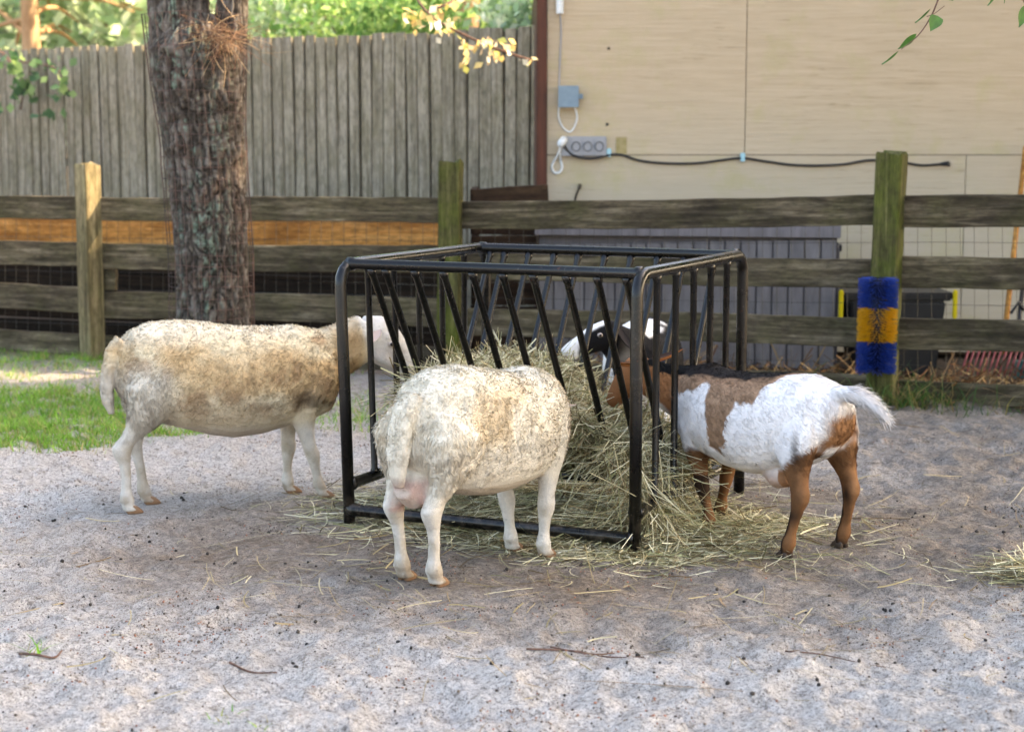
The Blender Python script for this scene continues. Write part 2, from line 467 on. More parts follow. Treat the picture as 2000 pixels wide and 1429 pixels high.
lp = MB().tube(bez([wl(1092, 209, .03), wl(1091, 228, .012), wl(1099, 248, .006), wl(1113, 258, .006), wl(1123, 246, .008), wl(1127, 228, .015), wl(1122, 208, .03)], 6), 0.0065, 6)
tag(lp.build('wire_loop', WPL, None, True), 'white wire looping out under the blue grey junction box', 'wire')
osx = empty('outlet_strip', wl(1138, 286), 'grey strip of three round wall outlets on shed', 'outlet')
bevel(wbox(MB(), 1096, 266.5, 1184, 305, 0.0, 0.035).build('body', OUTL, osx), 0.004)
for i in range(3):
    cx = 1125.5 + i * 22.6
    cov = bevel(wbox(MB(), cx - 10, 268.5, cx + 10, 303, 0.0352, 0.041).build('cover', OUTL, osx), 0.003)
    c0 = wl(cx, 286, 0.044); mb = MB(); rr = 0.026
    ring = [c0 + Vector((rr * math.cos(a), 0, rr * 1.15 * math.sin(a))) for a in np.linspace(0, 2 * math.pi, 20)]
    mb.tube(ring, 0.005, 6, False); mb.build('socket_rim', OUTL2, cov, True)
pl = empty('plug', wl(1098, 276), 'white plug pushed into the left end of the outlet strip', 'plug')
MB().tube([wl(1102, 272, .04), wl(1096, 280, .075), wl(1092, 286, .085)], [0.024, 0.026, 0.014], 12).build('body', WPL, pl, True)
MB().tube(bez([wl(1096, 284, .08), wl(1090, 302, .05), wl(1083, 314, .01), wl(1078, 326, .008), wl(1083, 337, .008), wl(1093, 337, .008), wl(1098, 327, .008), wl(1095, 313, .01), wl(1093, 300, .04)], 5), 0.008, 8).build('cord', WPL, pl, True)
cb = [(1100, 282, .05), (1110, 296, .03), (1126, 306, .045), (1158, 310, .045), (1190, 303, .02), (1215, 303, .012), (1250, 314, .010), (1300, 319, .010), (1360, 319, .010), (1410, 313, .010), (1450, 309, .015), (1500, 316, .010), (1560, 323, .010), (1640, 322, .010), (1700, 313, .010), (1760, 317, .010), (1800, 323, .010), (1835, 321, .012)]
cab = empty('power_cable', wl(1450, 310), 'black cable running along the shed wall to a frayed end', 'cable')
MB().tube(bez([wl(*q) for q in cb], 5), 0.0085, 8).build('lead', CABLE, cab, True)
mb = MB()
for i in range(9):
    e = wl(1858 - random.uniform(0, 8), 321 + random.uniform(-7, 7), .02); mb.tube([wl(1834, 321, .012), wl(1846, 320 + random.uniform(-3, 3), .016), e], [.008, .006, .002], 5)
mb.build('frayed_end', CABLE, cab)
for i, (cx, cy) in enumerate(((1189, 299), (1450, 308))):
    c_ = MB(); wbox(c_, cx - 4.5, cy - 9, cx + 4.5, cy + 8, 0.0, 0.026)
    tag(bevel(c_.build('cable_clip', CLIP), 0.005), ['pale blue clip holding black cable beside the outlet strip', 'pale blue clip holding black cable below the panel seam'][i], 'clip', 'clips on the black cable')
o = wbox(MB(), 1203, 268, 1224, 301, 0.0, 0.003).build('paint_patch', OLIVE); o.parent = shed; o.location = -shed.location
hk = MB().tube(bez([wl(1133, 362, .0), wl(1131, 368, .05), wl(1126, 380, .03), wl(1122, 396, .012)], 5), [.012] * 6 + [.007] * 10, 6)
tag(hk.build('wall_hook', HOOK, None, True), 'small dark hook sticking out low on the tan shed wall', 'hook')
for (nx, ny) in ((1189, 95), (1186, 243)):
    o = MB().tube([wl(nx, ny, -.004), wl(nx, ny, .006)], [.012, .009], 8).build('nail', HOOK, pan0)
# ================================================================== numpy noise
def _hash(ix, iy, iz, s):
    h = (ix * 374761393 + iy * 668265263 + iz * 2147483647 + s * 974711) & 0xffffffff
    h = ((h ^ (h >> 13)) * 1274126177) & 0xffffffff
    return ((h ^ (h >> 16)) & 0xffff) / 65535.0
def vnoise(P, scale, seed=0):
    P = np.asarray(P, float) * scale
    i = np.floor(P).astype(np.int64); f = P - i; f = f * f * (3 - 2 * f)
    r = 0
    for dx in (0, 1):
        for dy in (0, 1):
            for dz in (0, 1):
                wgt = (f[:, 0] if dx else 1 - f[:, 0]) * (f[:, 1] if dy else 1 - f[:, 1]) * (f[:, 2] if dz else 1 - f[:, 2])
                r = r + wgt * _hash(i[:, 0] + dx, i[:, 1] + dy, i[:, 2] + dz, seed)
    return r
def fbm(P, scale, octv=4, seed=0, gain=0.5):
    a, t, r = 1.0, 0.0, 0.0
    for o in range(octv):
        r = r + a * vnoise(P, scale * 2 ** o, seed + o * 17); t += a; a *= gain
    return r / t
def sstep(x, a, b):
    t = np.clip((x - a) / (b - a), 0, 1); return t * t * (3 - 2 * t)

# ================================================================== sandy ground
FL = Vector((-0.5955, 6.0665, 0)); FR = Vector((0.4175, 5.6043, 0)); BR = Vector((0.9043, 6.6089, 0)); BL = FL + BR - FR
FC = (FL + BR) / 2
craters = []
cr = np.random.default_rng(21)
for i in range(1300):
    x, y = cr.uniform(-3.0, 3.0), cr.uniform(3.5, 8.2)
    craters.append((x, y, cr.uniform(0.014, 0.065) , cr.uniform(0.005, 0.020)))
_c, _s = math.cos, math.sin
def _foot(O, yaw, pts): return [(O[0] + x * _c(yaw) - y * _s(yaw), O[1] + x * _s(yaw) + y * _c(yaw)) for (x, y) in pts]
STANDS = [(FL.x, FL.y), (FR.x, FR.y), (BR.x, BR.y), (BL.x, BL.y)] + _foot((-1.1159, 6.4394), R(22), ((-.366, -.066), (-.275, .075), (.384, -.075), (.286, .072))) + \
    _foot((-.113, 5.424), R(52), ((-.25, -.045), (-.255, .085), (.253, -.095), (.253, .045))) + _foot((.879, 5.836), math.atan2(.785, -.62), ((-.249, .145), (-.262, -.119), (.182, .088), (.315, -.105))) + \
    _foot((.585, 7.47), math.atan2(-.99, -.15), ((-.25, .085), (-.25, -.085), (.25, .075), (.25, -.075)))
def ground_h(X, Y):
    P = np.stack([X, Y, np.zeros_like(X)], 1)
    h = 0.05 * (fbm(P, 0.9, 3, 3) - 0.5) + 0.065 * (fbm(P, 4.0, 3, 5) - 0.5) + 0.052 * (fbm(P, 13.0, 3, 9) - 0.5) + 0.012 * (fbm(P, 40.0, 2, 13) - 0.5)
    for (x, y, r_, d_) in craters:
        mk_ = (np.abs(X - x) < 2.4 * r_) & (np.abs(Y - y) < 2.4 * r_)
        if mk_.any():
            q = np.hypot(X[mk_] - x, (Y[mk_] - y) * 1.15) / r_
            h[mk_] += -d_ * np.exp(-q ** 2 * 1.6) + d_ * 0.45 * np.exp(-((q - 1.35) / 0.4) ** 2)
    # hoofed, compacted and flatter close to the feeder; a little bank under the fences
    dd = np.hypot(X - FC.x, Y - FC.y)
    h *= 0.55 + 0.45 * sstep(dd, 0.8, 2.0)
    far = sstep(np.hypot(X, Y - 6), 8, 14)
    h = h * (1 - far)
    for (x, y) in STANDS:                       # pressed flat where hooves and feeder legs stand
        q = np.hypot(X - x, Y - y); h = h * sstep(q, .05, .20)
    return h
def axis_pts(lo, hi, step, far):
    a = list(np.arange(lo, hi + 1e-6, step)); s = step; x = hi
    while x < far: s *= 1.35; x += s; a.append(x)
    s = step; x = lo
    while x > -far: s *= 1.35; x -= s; a.insert(0, x)
    return np.array(a)
gx = axis_pts(-2.7, 2.7, 0.0185, 160); 
gy = np.concatenate([[-160, -80, -40, -20, -10, -4, 0, 2, 3, 3.3], np.arange(3.5, 6.9, 0.0155), np.arange(6.9, 9.6, 0.035), [9.8, 10.2, 10.8, 11.6, 13, 15, 18, 24, 32, 50, 90, 160]])
GX, GY = np.meshgrid(gx, gy)
gxf, gyf = GX.ravel(), GY.ravel()
gz = ground_h(gxf, gyf)
nx_, ny_ = len(gx), len(gy)
idx = np.arange(nx_ * ny_).reshape(ny_, nx_)
gq = np.stack([idx[:-1, :-1].ravel(), idx[:-1, 1:].ravel(), idx[1:, 1:].ravel(), idx[1:, :-1].ravel()], 1)
GP = np.stack([gxf, gyf, np.zeros_like(gxf)], 1)
# how trampled and brown the sand is (dung and damp soil worked in), per place
dfe = np.hypot((gxf - 0.40) / 1.9, (gyf - 5.85) / 1.15)
brown = 1 - sstep(dfe + 0.75 * (fbm(GP, 1.3, 4, 31) - 0.5), 0.65, 1.45)
brown = np.maximum(brown, 0.85 * sstep(gxf, 0.9, 1.9) * sstep(gyf, 4.9, 5.8))
brown = np.maximum(brown, 0.55 * sstep(gyf, 7.2, 8.6))
brown = np.clip(brown * (0.58 + 0.55 * fbm(GP, 5.0, 4, 33)), 0, 1)
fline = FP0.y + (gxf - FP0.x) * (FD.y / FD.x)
soil = sstep(gyf - fline, -.25, .05) * sstep(gxf, -.6, .4) + sstep(gyf - fline, .2, .5)  # dark soil behind the fence; its darkness also stands in for shade
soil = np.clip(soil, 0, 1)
m = Mat('sandy_soil', 0.95, 0.15)
att = m.n('ShaderNodeAttribute', attribute_name='col').outputs['Color']
vw = m.coord('Object', rnd=False)
n1 = m.noise(vw, 2.2, 6, 0.65); n2 = m.noise(vw, 26, 6, 0.75); n3 = m.noise(vw, 210, 3, 0.7); n4 = m.noise(vw, 75, 5, 0.7, 0.4)
pale = m.ramp(n2, [(0.30, sr(170, 163, 157)), (0.50, sr(216, 210, 204)), (0.72, sr(234, 229, 224))])
brn = m.ramp(n2, [(0.30, sr(94, 82, 71)), (0.52, sr(144, 128, 112)), (0.74, sr(178, 162, 145))])
sep = m.n('ShaderNodeSeparateColor', {0: att})
c = m.mix(sep.outputs[0], pale, brn)
c = m.mix(sep.outputs[1], c, m.ramp(n2, [(.3, sr(44, 36, 28)), (.7, sr(84, 70, 54))]))  # soil tone carrying some of the shade behind the fence
c = m.mix(m.ramp(n4, [(0.50, g(0)), (0.64, g(0.75))]), c, sr(104, 95, 87))
c = m.mix(m.ramp(n3, [(0.53, g(0)), (0.64, g(0.85))]), c, sr(76, 69, 63))
c = m.mix(m.ramp(n1, [(0.5, g(0)), (0.75, g(0.25))]), c, sr(168, 158, 146))
m.base(c)
n5 = m.noise(vw, 10, 7, 0.68, 0.3)
hh = m.math('ADD', m.math('ADD', m.math('MULTIPLY', n2, 1.0), m.math('MULTIPLY', n5, 1.5)), m.math('ADD', m.math('MULTIPLY', n3, 0.35), m.math('MULTIPLY', n4, 0.8)))
m.bump(hh, 1.0, 0.022)
SAND = m.m
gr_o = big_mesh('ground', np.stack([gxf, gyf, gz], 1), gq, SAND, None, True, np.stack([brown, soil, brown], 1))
gr_o['kind'] = 'structure'
def gh(x, y): return float(ground_h(np.array([float(x)]), np.array([float(y)]))[0])
def ghv(x, y): return ground_h(np.asarray(x, float), np.asarray(y, float))

# ================================================================== strand material (vertex colours)
def col_mat(name, rough=0.8, spec=0.2, trans=0.0, attr='col', var=0.0):
    m = Mat(name, rough, spec)
    a = m.n('ShaderNodeAttribute', attribute_name=attr).outputs['Color']
    if var: a = m.mix(var, a, m.ramp(m.noise(m.coord('Object', rnd=False), 60, 4, .7), [(.3, g(.35)), (.7, g(1.25))]), 'MULTIPLY')
    m.base(a)
    if trans:
        t = m.n('ShaderNodeBsdfTranslucent', {'Color': a})
        mx = m.n('ShaderNodeMixShader', {0: trans, 1: m.b.outputs[0], 2: t.outputs[0]})
        m.nt.links.new(mx.outputs[0], m.nt.nodes['Material Output'].inputs[0])
    return m.m
def ribbons(P, D, L, Wd, bend, segs=3, rs=1, taper=False, flat=None):
    """curved ribbons: roots P (n,3), directions D, lengths L, widths Wd, bend vectors (n,3) -> V, quads"""
    n = len(P); r = np.random.default_rng(rs)
    D = D / np.linalg.norm(D, axis=1, keepdims=True)
    side = np.cross(D, r.normal(size=(n, 3)) if flat is None else flat)
    side /= np.linalg.norm(side, axis=1, keepdims=True) + 1e-9
    V = np.zeros((n, (segs + 1) * 2, 3))
    for i in range(segs + 1):
        t = i / segs
        c = P + D * (L * t)[:, None] + bend * (t * t)[..., None] if np.ndim(t) else P + D * (L * t)[:, None] + bend * t * t
        wd = Wd * ((1 - t) ** 0.7 if taper else 1.0)
        V[:, 2 * i] = c - side * (wd / 2)[:, None]; V[:, 2 * i + 1] = c + side * (wd / 2)[:, None]
    base = (np.arange(n) * (segs + 1) * 2)[:, None]
    Q = np.concatenate([np.stack([base[:, 0] + 2 * i, base[:, 0] + 2 * i + 1, base[:, 0] + 2 * i + 3, base[:, 0] + 2 * i + 2], 1) for i in range(segs)], 0)
    return V.reshape(-1, 3), Q, (segs + 1) * 2
def lin(*c): return np.array(sr(*c)[:3])
def pick_cols(n, cols, r, jit=0.12, per=1):
    cols = np.array([lin(*c) for c in cols]); c = cols[r.integers(0, len(cols), n)] * (1 + r.normal(0, jit, (n, 1)))
    return np.repeat(np.clip(c, 0.004, 0.95), per, 0)

# ================================================================== hay feeder
m = Mat('black_gloss_paint', 0.32, 0.38)
vv = m.coord('Object', rnd=False)
c = m.ramp(m.noise(vv, 3.0, 4), [(.3, sr(2, 2, 2)), (.7, sr(5, 5, 6))])
ch = m.noise(vv, 55, 5, 0.75); wear = m.noise(vv, 4.5, 4, .6)
c = m.mix(m.math('MULTIPLY', m.ramp(ch, [(.60, g(0)), (.66, g(1))]), m.ramp(wear, [(.45, g(0.1)), (.65, g(.9))])), c, sr(84, 79, 74))
rust = m.noise(vv, 38, 5, .8)
c = m.mix(m.math('MULTIPLY', m.ramp(rust, [(.62, g(0)), (.68, g(1))]), m.ramp(wear, [(.5, g(0)), (.62, g(.9))])), c, sr(96, 54, 36))
zc = m.n('ShaderNodeSeparateXYZ', {0: vv}).outputs[2]
dust = m.math('MULTIPLY', m.n('ShaderNodeMapRange', {0: zc, 1: .25, 2: .0}).outputs[0], m.ramp(m.noise(vv, 22, 5, .7), [(.48, g(0)), (.66, g(.6))]))
c = m.mix(dust, c, sr(90, 80, 70))
m.base(c); m.rough(m.ramp(m.noise(vv, 14, 4), [(.3, g(.20)), (.7, g(.38))])); m.bump(ch, .12, .002)
BLACK = m.m
feeder = empty('hay_feeder', FC, 'black painted tubular steel hay feeder with slanted bars heaped with hay', 'feeder')
FH = at_y(690, 517, FL.y).z
fu = (FR - FL).normalized(); fv = (BR - FR).normalized()
PR_ = 0.0215
def side_frame(f0, b0, lean):
    rad = 0.075; pts = []
    up = Vector((0, 0, 1)); f1 = f0 + Vector((lean, 0, FH)); b1 = b0 + Vector((0, 0, FH))
    d = (b1 - f1).normalized()
    pts += [f0 + Vector((0, 0, -0.01)), f0.lerp(f1, .5), f1 - up * rad]
    for a in (22, 45, 68): pts.append(f1 - up * rad + d * rad - d * rad * math.cos(R(a)) + up * rad * math.sin(R(a)))
    pts += [f1 + d * rad, (f1 + b1) / 2, b1 - d * rad]
    for a in (22, 45, 68): pts.append(b1 - d * rad - up * rad + d * rad * math.sin(R(a)) + up * rad * math.cos(R(a)))
    pts += [b1 - up * rad, b0 + up * (FH / 2), b0 + Vector((0, 0, -0.01))]
    return MB().tube(pts, PR_, 14).build('side_frame', BLACK, feeder, True)
side_frame(FL, BL, -0.022); side_frame(FR, BR, -0.002)
Z = lambda z: Vector((0, 0, z))
def bar(name, a, b, r_, n=10):
    L_ = (b - a).length; d = (b - a) / L_; w_ = .024          # thickened weld beads where it meets the frame
    return MB().tube([a, a + d * w_, a + d * (w_ + .008), (a + b) / 2, b - d * (w_ + .008), b - d * w_, b], [r_ * 1.3, r_ * 1.28, r_, r_, r_, r_ * 1.28, r_ * 1.3], n).build(name, BLACK, feeder, True)
tL = FL + Vector((-.022, 0, 0)); tR = FR + Vector((-.002, 0, 0))
bar('top_rail', tL + fv * .055 + Z(FH), tR + fv * .055 + Z(FH), 0.0195, 14)
bar('top_rail', BL - fv * .055 + Z(FH), BR - fv * .055 + Z(FH), 0.0195, 14)
bar('bottom_rail', FL + Z(.052), FR + Z(.052), 0.0215, 14)
bar('bottom_rail', BL + Z(.10), BR + Z(.10), 0.0205, 14)
bar('side_rail', FL + Z(.147), BL + Z(.147), 0.0205, 14)
bar('side_rail', FR + Z(.142), BR + Z(.142), 0.0205, 14)
for (f0, b0) in ((tL, BL), (tR, BR)):
    for i in range(5):
        t = (i + 1) / 6.05
        p = f0.lerp(b0, t)
        if f0 is tL: q = FL.lerp(BL, t)
        else: q = FR.lerp(BR, t)
        bar('upright', q + Z(.145), p + Z(FH - .005), 0.0125)
TZ = 0.145
tr1 = (FL + fv * .50, FR + fv * .50); tr2 = (FL + fv * .62, FR + fv * .62)
bar('trough_rail', tr1[0] + Z(TZ), tr1[1] + Z(TZ), .018, 12); bar('trough_rail', tr2[0] + Z(TZ), tr2[1] + Z(TZ), .018, 12)
for (px) in (732, 759, 814, 868, 923, 980, 1037, 1100, 1159, 1214):
    t = (px - 690) / (1246 - 690)
    t = t / (t + (1 - t) * (5.66 / 6.12))           # even spacing along the receding rail
    bar('slanted_bar', tL.lerp(tR, t) + fv * .055 + Z(FH - .012), tr1[0].lerp(tr1[1], t) + Z(TZ), 0.0125)
for (px) in (927, 957, 1007, 1059, 1109, 1164, 1218, 1273, 1328, 1391):
    t = (px - 905) / (1440 - 905); t = t / (t + (1 - t) * (6.6 / 7.07))
    bar('slanted_bar', BL.lerp(BR, t) - fv * .055 + Z(FH - .012), tr2[0].lerp(tr2[1], t) + Z(TZ), 0.0125)

# ================================================================== hay
HAYCOLS = [(204, 196, 162), (182, 176, 136), (156, 154, 114), (222, 214, 184), (190, 176, 138), (154, 136, 100), (208, 202, 168), (136, 136, 98), (108, 96, 66), (92, 78, 54)]
HAY = col_mat('hay_stalks', 0.75, 0.2, 0.15)
def hay_top(u):      # height of the heap along the trough
    return np.interp(u, [0.02, 0.12, 0.25, 0.5, 0.68, 0.85, 1.0, 1.08], [0.44, 0.52, 0.57, 0.54, 0.43, 0.36, 0.31, 0.27])
hr = np.random.default_rng(5)
def hay_xyz(u, v, z):
    b = np.array(FL); return b + np.outer(u, np.array(fu)) + np.outer(v, np.array(fv)) + np.outer(z, [0, 0, 1])
# dense inner mass
nu, na = 34, 18
V = []; Fc = []
for i in range(nu):
    u = 0.05 + (1.0) * i / (nu - 1)
    zt = float(hay_top(u)) - 0.055; e = min(1.0, min(i, nu - 1 - i) / 3.0 + 0.25)
    for k in range(na):
        a = 2 * math.pi * k / na
        zz = (zt + 0.16) / 2 + (zt - 0.16) / 2 * math.sin(a)
        frac = (zz - 0.13) / (FH - 0.13)
        half = (0.07 + 0.40 * frac) * 0.86
        V.append((u, 0.56 + half * math.cos(a) * e, 0.16 + (zz - 0.16) * (0.55 + 0.45 * e)))
V = np.array(V); W3 = hay_xyz(V[:, 0], V[:, 1], V[:, 2])
W3 += 0.035 * (np.stack([fbm(W3, 14, 3, s) for s in (1, 2, 3)], 1) - 0.5) * 2
for i in range(nu - 1):
    for k in range(na):
        a, b = i * na + k, i * na + (k + 1) % na; Fc.append((a, b, b + na, a + na))
m = Mat('hay_mass', 0.95, 0.1); vh = m.coord('Object', (1, 1, 1), False)
hn = m.noise(vh, 60, 6, .8, 1.5); m.base(m.ramp(hn, [(.35, sr(84, 74, 44)), (.5, sr(136, 126, 80)), (.7, sr(184, 172, 120))])); m.bump(hn, 1, .02)
HMASS = m.m
hay = empty('hay_heap', FC + Z(0.2), 'heap of loose green and tan hay filling the feeder', 'hay'); hay['kind'] = 'stuff'
mk('packed_hay', W3, Fc, HMASS, hay, True)
n = 24000
u = hr.uniform(0.02, 1.09, n); zt = hay_top(u)
zz = 0.15 + (zt - 0.15) * np.sqrt(hr.uniform(0, 1, n)); onTop = hr.uniform(0, 1, n) < 0.42
zz = np.where(onTop, zt - 0.04 + hr.normal(0, 0.022, n), zz)
half = 0.085 + 0.40 * (zz - 0.13) / (FH - 0.13)
vv_ = np.where(onTop, hr.uniform(-1, 1, n), np.sign(hr.uniform(-1, 1, n)) * (0.94 + hr.normal(0, .06, n)))
zz = np.where(onTop, zz - 0.05 * vv_ ** 2, zz)
P = hay_xyz(u, 0.56 + half * vv_, zz)
D = hr.normal(size=(n, 3)) * np.array([1, 1, 0.45]); L = hr.gamma(3.5, 0.028, n) + 0.03
bend = hr.normal(0, 0.036, (n, 3)); bend[:, 2] -= 0.02
P = P - D / np.linalg.norm(D, axis=1, keepdims=True) * (L / 2)[:, None]
V, Q, per = ribbons(P, D, L, hr.gamma(3, .0007, n) + .0008, bend, 4, 2)
big_mesh('loose_stalks', V - np.array(hay.location), Q, HAY, hay, False, pick_cols(n, HAYCOLS, hr, .16, per))

def ground_hay(name, label, blobs, n, seed, Lm=0.10, thick=0.05, kindtag='stuff'):
    r = np.random.default_rng(seed); P = []
    wts = np.array([b[5] for b in blobs], float); wts /= wts.sum()
    for b, cnt in zip(blobs, (wts * n).astype(int)):
        cx, cy, sx, sy, rot, _, th = b
        a = r.normal(0, 1, (cnt, 2)) * [sx, sy]
        x = cx + a[:, 0] * math.cos(rot) - a[:, 1] * math.sin(rot); y = cy + a[:, 0] * math.sin(rot) + a[:, 1] * math.cos(rot)
        dens = np.exp(-0.5 * ((a[:, 0] / sx) ** 2 + (a[:, 1] / sy) ** 2))
        z = ghv(x, y) + 0.004 + th * dens * r.uniform(0, 1, cnt)
        P.append(np.stack([x, y, z], 1))
    P = np.concatenate(P); n = len(P)
    D = r.normal(size=(n, 3)) * [1, 1, 0.10]; L = r.gamma(4, Lm / 4, n) + 0.03
    bend = r.normal(0, .038, (n, 3)); bend[:, 2] = r.normal(0.0, 0.008, n)
    P -= D / np.linalg.norm(D, axis=1, keepdims=True) * (L / 2)[:, None]
    V, Q, per = ribbons(P, D, L, r.gamma(3, .0007, n) + .0008, bend, 4, seed + 1, flat=np.tile([0.2, 0.1, 1.0], (n, 1)) + r.normal(0, .5, (n, 3)))
    V[:, 2] = np.maximum(V[:, 2], np.repeat(ghv(V[::per, 0], V[::per, 1]), per) + 0.002)
    o = big_mesh(name, V, Q, HAY, None, False, pick_cols(n, HAYCOLS if name != 'straw_litter' else [(176, 160, 122), (150, 132, 100), (190, 178, 146), (124, 104, 80), (140, 128, 92)], r, .18, per))
    return tag(o, label, 'hay', kind=kindtag)
fa = math.atan2(fu.y, fu.x)
ground_hay('spilled_hay', 'spilled hay matted on the ground under and beside the feeder', [
    (0.10, 6.10, 0.42, 0.22, fa, 3.6, .07), (0.42, 5.98, 0.20, 0.24, 0.9, 2.8, .10), (0.54, 5.86, 0.17, 0.13, 0.5, 1.7, .05), (0.32, 5.60, 0.22, 0.06, -.3, .5, .015),
    (0.84, 6.05, 0.17, 0.09, -.35, .55, .015), (-0.18, 5.97, 0.24, 0.08, fa, .35, .012), (0.3, 6.4, .4, .3, fa, 1.2, .05)], 19000, 51)
# hay hanging out over the right side of the feeder
n = 1300
t = hr.uniform(0.08, 0.42, n); base = np.array(FR) + np.outer(t, np.array(BR - FR)); zz = 0.34 * hr.uniform(0, 1, n) ** 1.3
P = base - np.outer(hr.normal(0.03, .045, n) + 0.14 * (zz / .34) - .06, np.array(fu)); P[:, 2] = 0.02 + zz
D = hr.normal(size=(n, 3)) * [.6, .6, .4] + [0, 0, -.6]; L = hr.gamma(4, .035, n) + .05
V, Q, per = ribbons(P, D, L, hr.uniform(.0015, .0034, n), hr.normal(0, .03, (n, 3)), 3, 9)
V[:, 2] = np.maximum(V[:, 2], 0.003)
big_mesh('trailing_stalks', V - np.array(hay.location), Q, HAY, hay, False, pick_cols(n, HAYCOLS, hr, .16, per))
tag(ground_hay('straw_litter', 'thin scatter of single dry stalks over the sand', [
    (0.0, 5.3, 0.75, 0.35, 0, 3, .004), (0.9, 5.0, 0.7, 0.5, 0, 2.4, .004), (-0.7, 5.6, .6, .4, 0, 1.8, .004), (0.2, 4.6, 1.0, .5, 0, 1.6, .004), (1.6, 6.3, .7, .8, 0, 2.4, .004), (-.9, 4.8, .8, .6, 0, .5, .004), (1.5, 7.6, .8, .5, 0, 1.2, .01)], 800, 61, 0.10))
p = ground_at(1985, 1130)
ground_hay('hay_tuft', 'small tuft of greenish hay lying alone on the sand at the far right edge', [(p.x + .06, p.y, .10, .075, .3, 1, .05)], 480, 71, .13)

# ================================================================== droppings, pebbles, sticks
def blob_field(name, label, cat, n, seed, size, colr, region, mat):
    r = np.random.default_rng(seed)
    bm = bmesh.new(); bmesh.ops.create_icosphere(bm, subdivisions=1, radius=1.0); v0 = np.array([v.co for v in bm.verts]); f0 = np.array([[v.index for v in f.verts] for f in bm.faces]); bm.free()
    x = r.uniform(region[0], region[1], n); y = r.uniform(region[2], region[3], n)
    # in loose groups
    cx = r.uniform(region[0], region[1], 60); cy = r.uniform(region[2], region[3], 60); k = r.integers(0, 60, n); gsel = r.uniform(0, 1, n) < 0.75
    x = np.where(gsel, cx[k] + r.normal(0, .09, n), x); y = np.where(gsel, cy[k] + r.normal(0, .07, n), y)
    s = size * r.uniform(.6, 1.35, n); z = ghv(x, y) + s * .3
    V = v0[None] * s[:, None, None] * r.uniform(.75, 1.25, (n, 1, 3)) + np.stack([x, y, z], 1)[:, None]
    Fq = (f0[None] + (np.arange(n) * len(v0))[:, None, None]).reshape(-1, 3)
    o = big_mesh(name, V.reshape(-1, 3), Fq, mat, None, True, pick_cols(n, colr, r, .2, len(v0)))
    return tag(o, label, cat, kind='stuff')
DUNG = col_mat('dung_pellet', 0.6, 0.3)
blob_field('droppings', 'small dark dung pellets strewn over the sand', 'droppings', 260, 81, .0054, [(46, 40, 35), (62, 54, 46), (36, 32, 30)], (-2.2, 2.2, 3.7, 6.6), DUNG)
blob_field('debris', 'crumbs of bark and soil on the sand', 'debris', 7000, 82, .0028, [(92, 80, 70), (70, 60, 52), (130, 112, 96), (150, 104, 84)], (-2.6, 2.6, 3.6, 8.0), DUNG)
m = Mat('twig_bark', .8); m.base(m.ramp(m.noise(m.coord('Object'), 60, 4), [(.3, sr(66, 50, 42)), (.7, sr(122, 92, 78))])); TWIG = m.m
def stick(pts, r_, label, name='stick'):
    P_ = [ground_at(*q) for q in pts]; P_ = [Vector((p.x, p.y, gh(p.x, p.y) + r_ * 1.2)) for p in P_]
    c = bez(P_, 5); n_ = len(c)
    return tag(MB().tube(c, [r_ * (1 - .5 * i / n_) for i in range(n_)], 7).build(name, TWIG, None, True), label, 'stick')
stick([(38, 1276), (70, 1283), (105, 1284), (121, 1272)], .0045, 'reddish crooked stick lying across a grass sprout at lower left')
stick([(448, 1299), (490, 1306), (541, 1314)], .0035, 'dark thin stick on pale sand at lower centre left')
stick([(1028, 1287), (1120, 1281), (1185, 1293), (1258, 1296)], .003, 'longest dark stick among the litter at lower centre')
stick([(1075, 1276), (1150, 1288), (1200, 1284)], .0025, 'short dark stick crossing the longest one at lower centre')
stick([(1533, 1281), (1600, 1282), (1668, 1296), (1730, 1306)], .002, 'thin pale brown stick running below the pinkish sunlit sand')
# small white and rust-coloured scraps
# ================================================================== grass
GRASSM = col_mat('grass_blades', .55, .3, .35)
GC = [(104, 158, 44), (126, 178, 56), (86, 138, 38), (146, 190, 76), (112, 152, 56), (158, 162, 92), (170, 152, 100)]
def grass(name, label, P, h, seed, cols=GC, wd=.0045, lean=.45, kind='stuff', cat='grass', parent=None):
    r = np.random.default_rng(seed); n = len(P)
    D = r.normal(0, lean, (n, 3)); D[:, 2] = 1.0
    bend = r.normal(0, 1, (n, 3)) * (h * .45)[:, None]; bend[:, 2] = -np.abs(bend[:, 2]) * .6
    V, Q, per = ribbons(P, D, h, r.uniform(.6, 1.3, n) * wd, bend, 3, seed, True)
    o = big_mesh(name, V, Q, GRASSM, parent, False, pick_cols(n, cols, r, .15, per))
    return tag(o, label, cat, kind=kind) if label else o
gr_ = np.random.default_rng(91)
pts = []
N0 = 200000
x = gr_.uniform(-3.6, -0.25, N0); y = gr_.uniform(6.6, 11.0, N0)
px_ = 1000 + FPX * x / y
P0 = np.stack([x, y, np.zeros(N0)], 1)
nz = fbm(P0, 2.0, 4, 77); nz2 = fbm(P0, 9.0, 3, 79)
edge = 7.50 + 0.45 * sstep(x, -1.9, -1.0) + 0.55 * (fbm(P0, 1.7, 3, 78) - .5)
dens = sstep(y, edge - .12, edge + .28) * (1 - 0.90 * sstep(y, 9.0 + .8 * (nz - .5), 9.5 + .8 * (nz - .5))) 
dens = np.maximum(dens, 0.30 * sstep(y, 9.8, 10.5))
dens *= (0.18 + 0.82 * sstep(nz2, .38, .58)) * (1 - .88 * sstep(x, -1.75, -1.25))
keep = gr_.uniform(0, 1, N0) < dens
x, y = x[keep], y[keep]
P = np.stack([x, y, ghv(x, y) - .003], 1)
grass('grass', 'bright green grass growing behind and left of the left sheep', P, gr_.uniform(.025, .085, len(P)), 92)
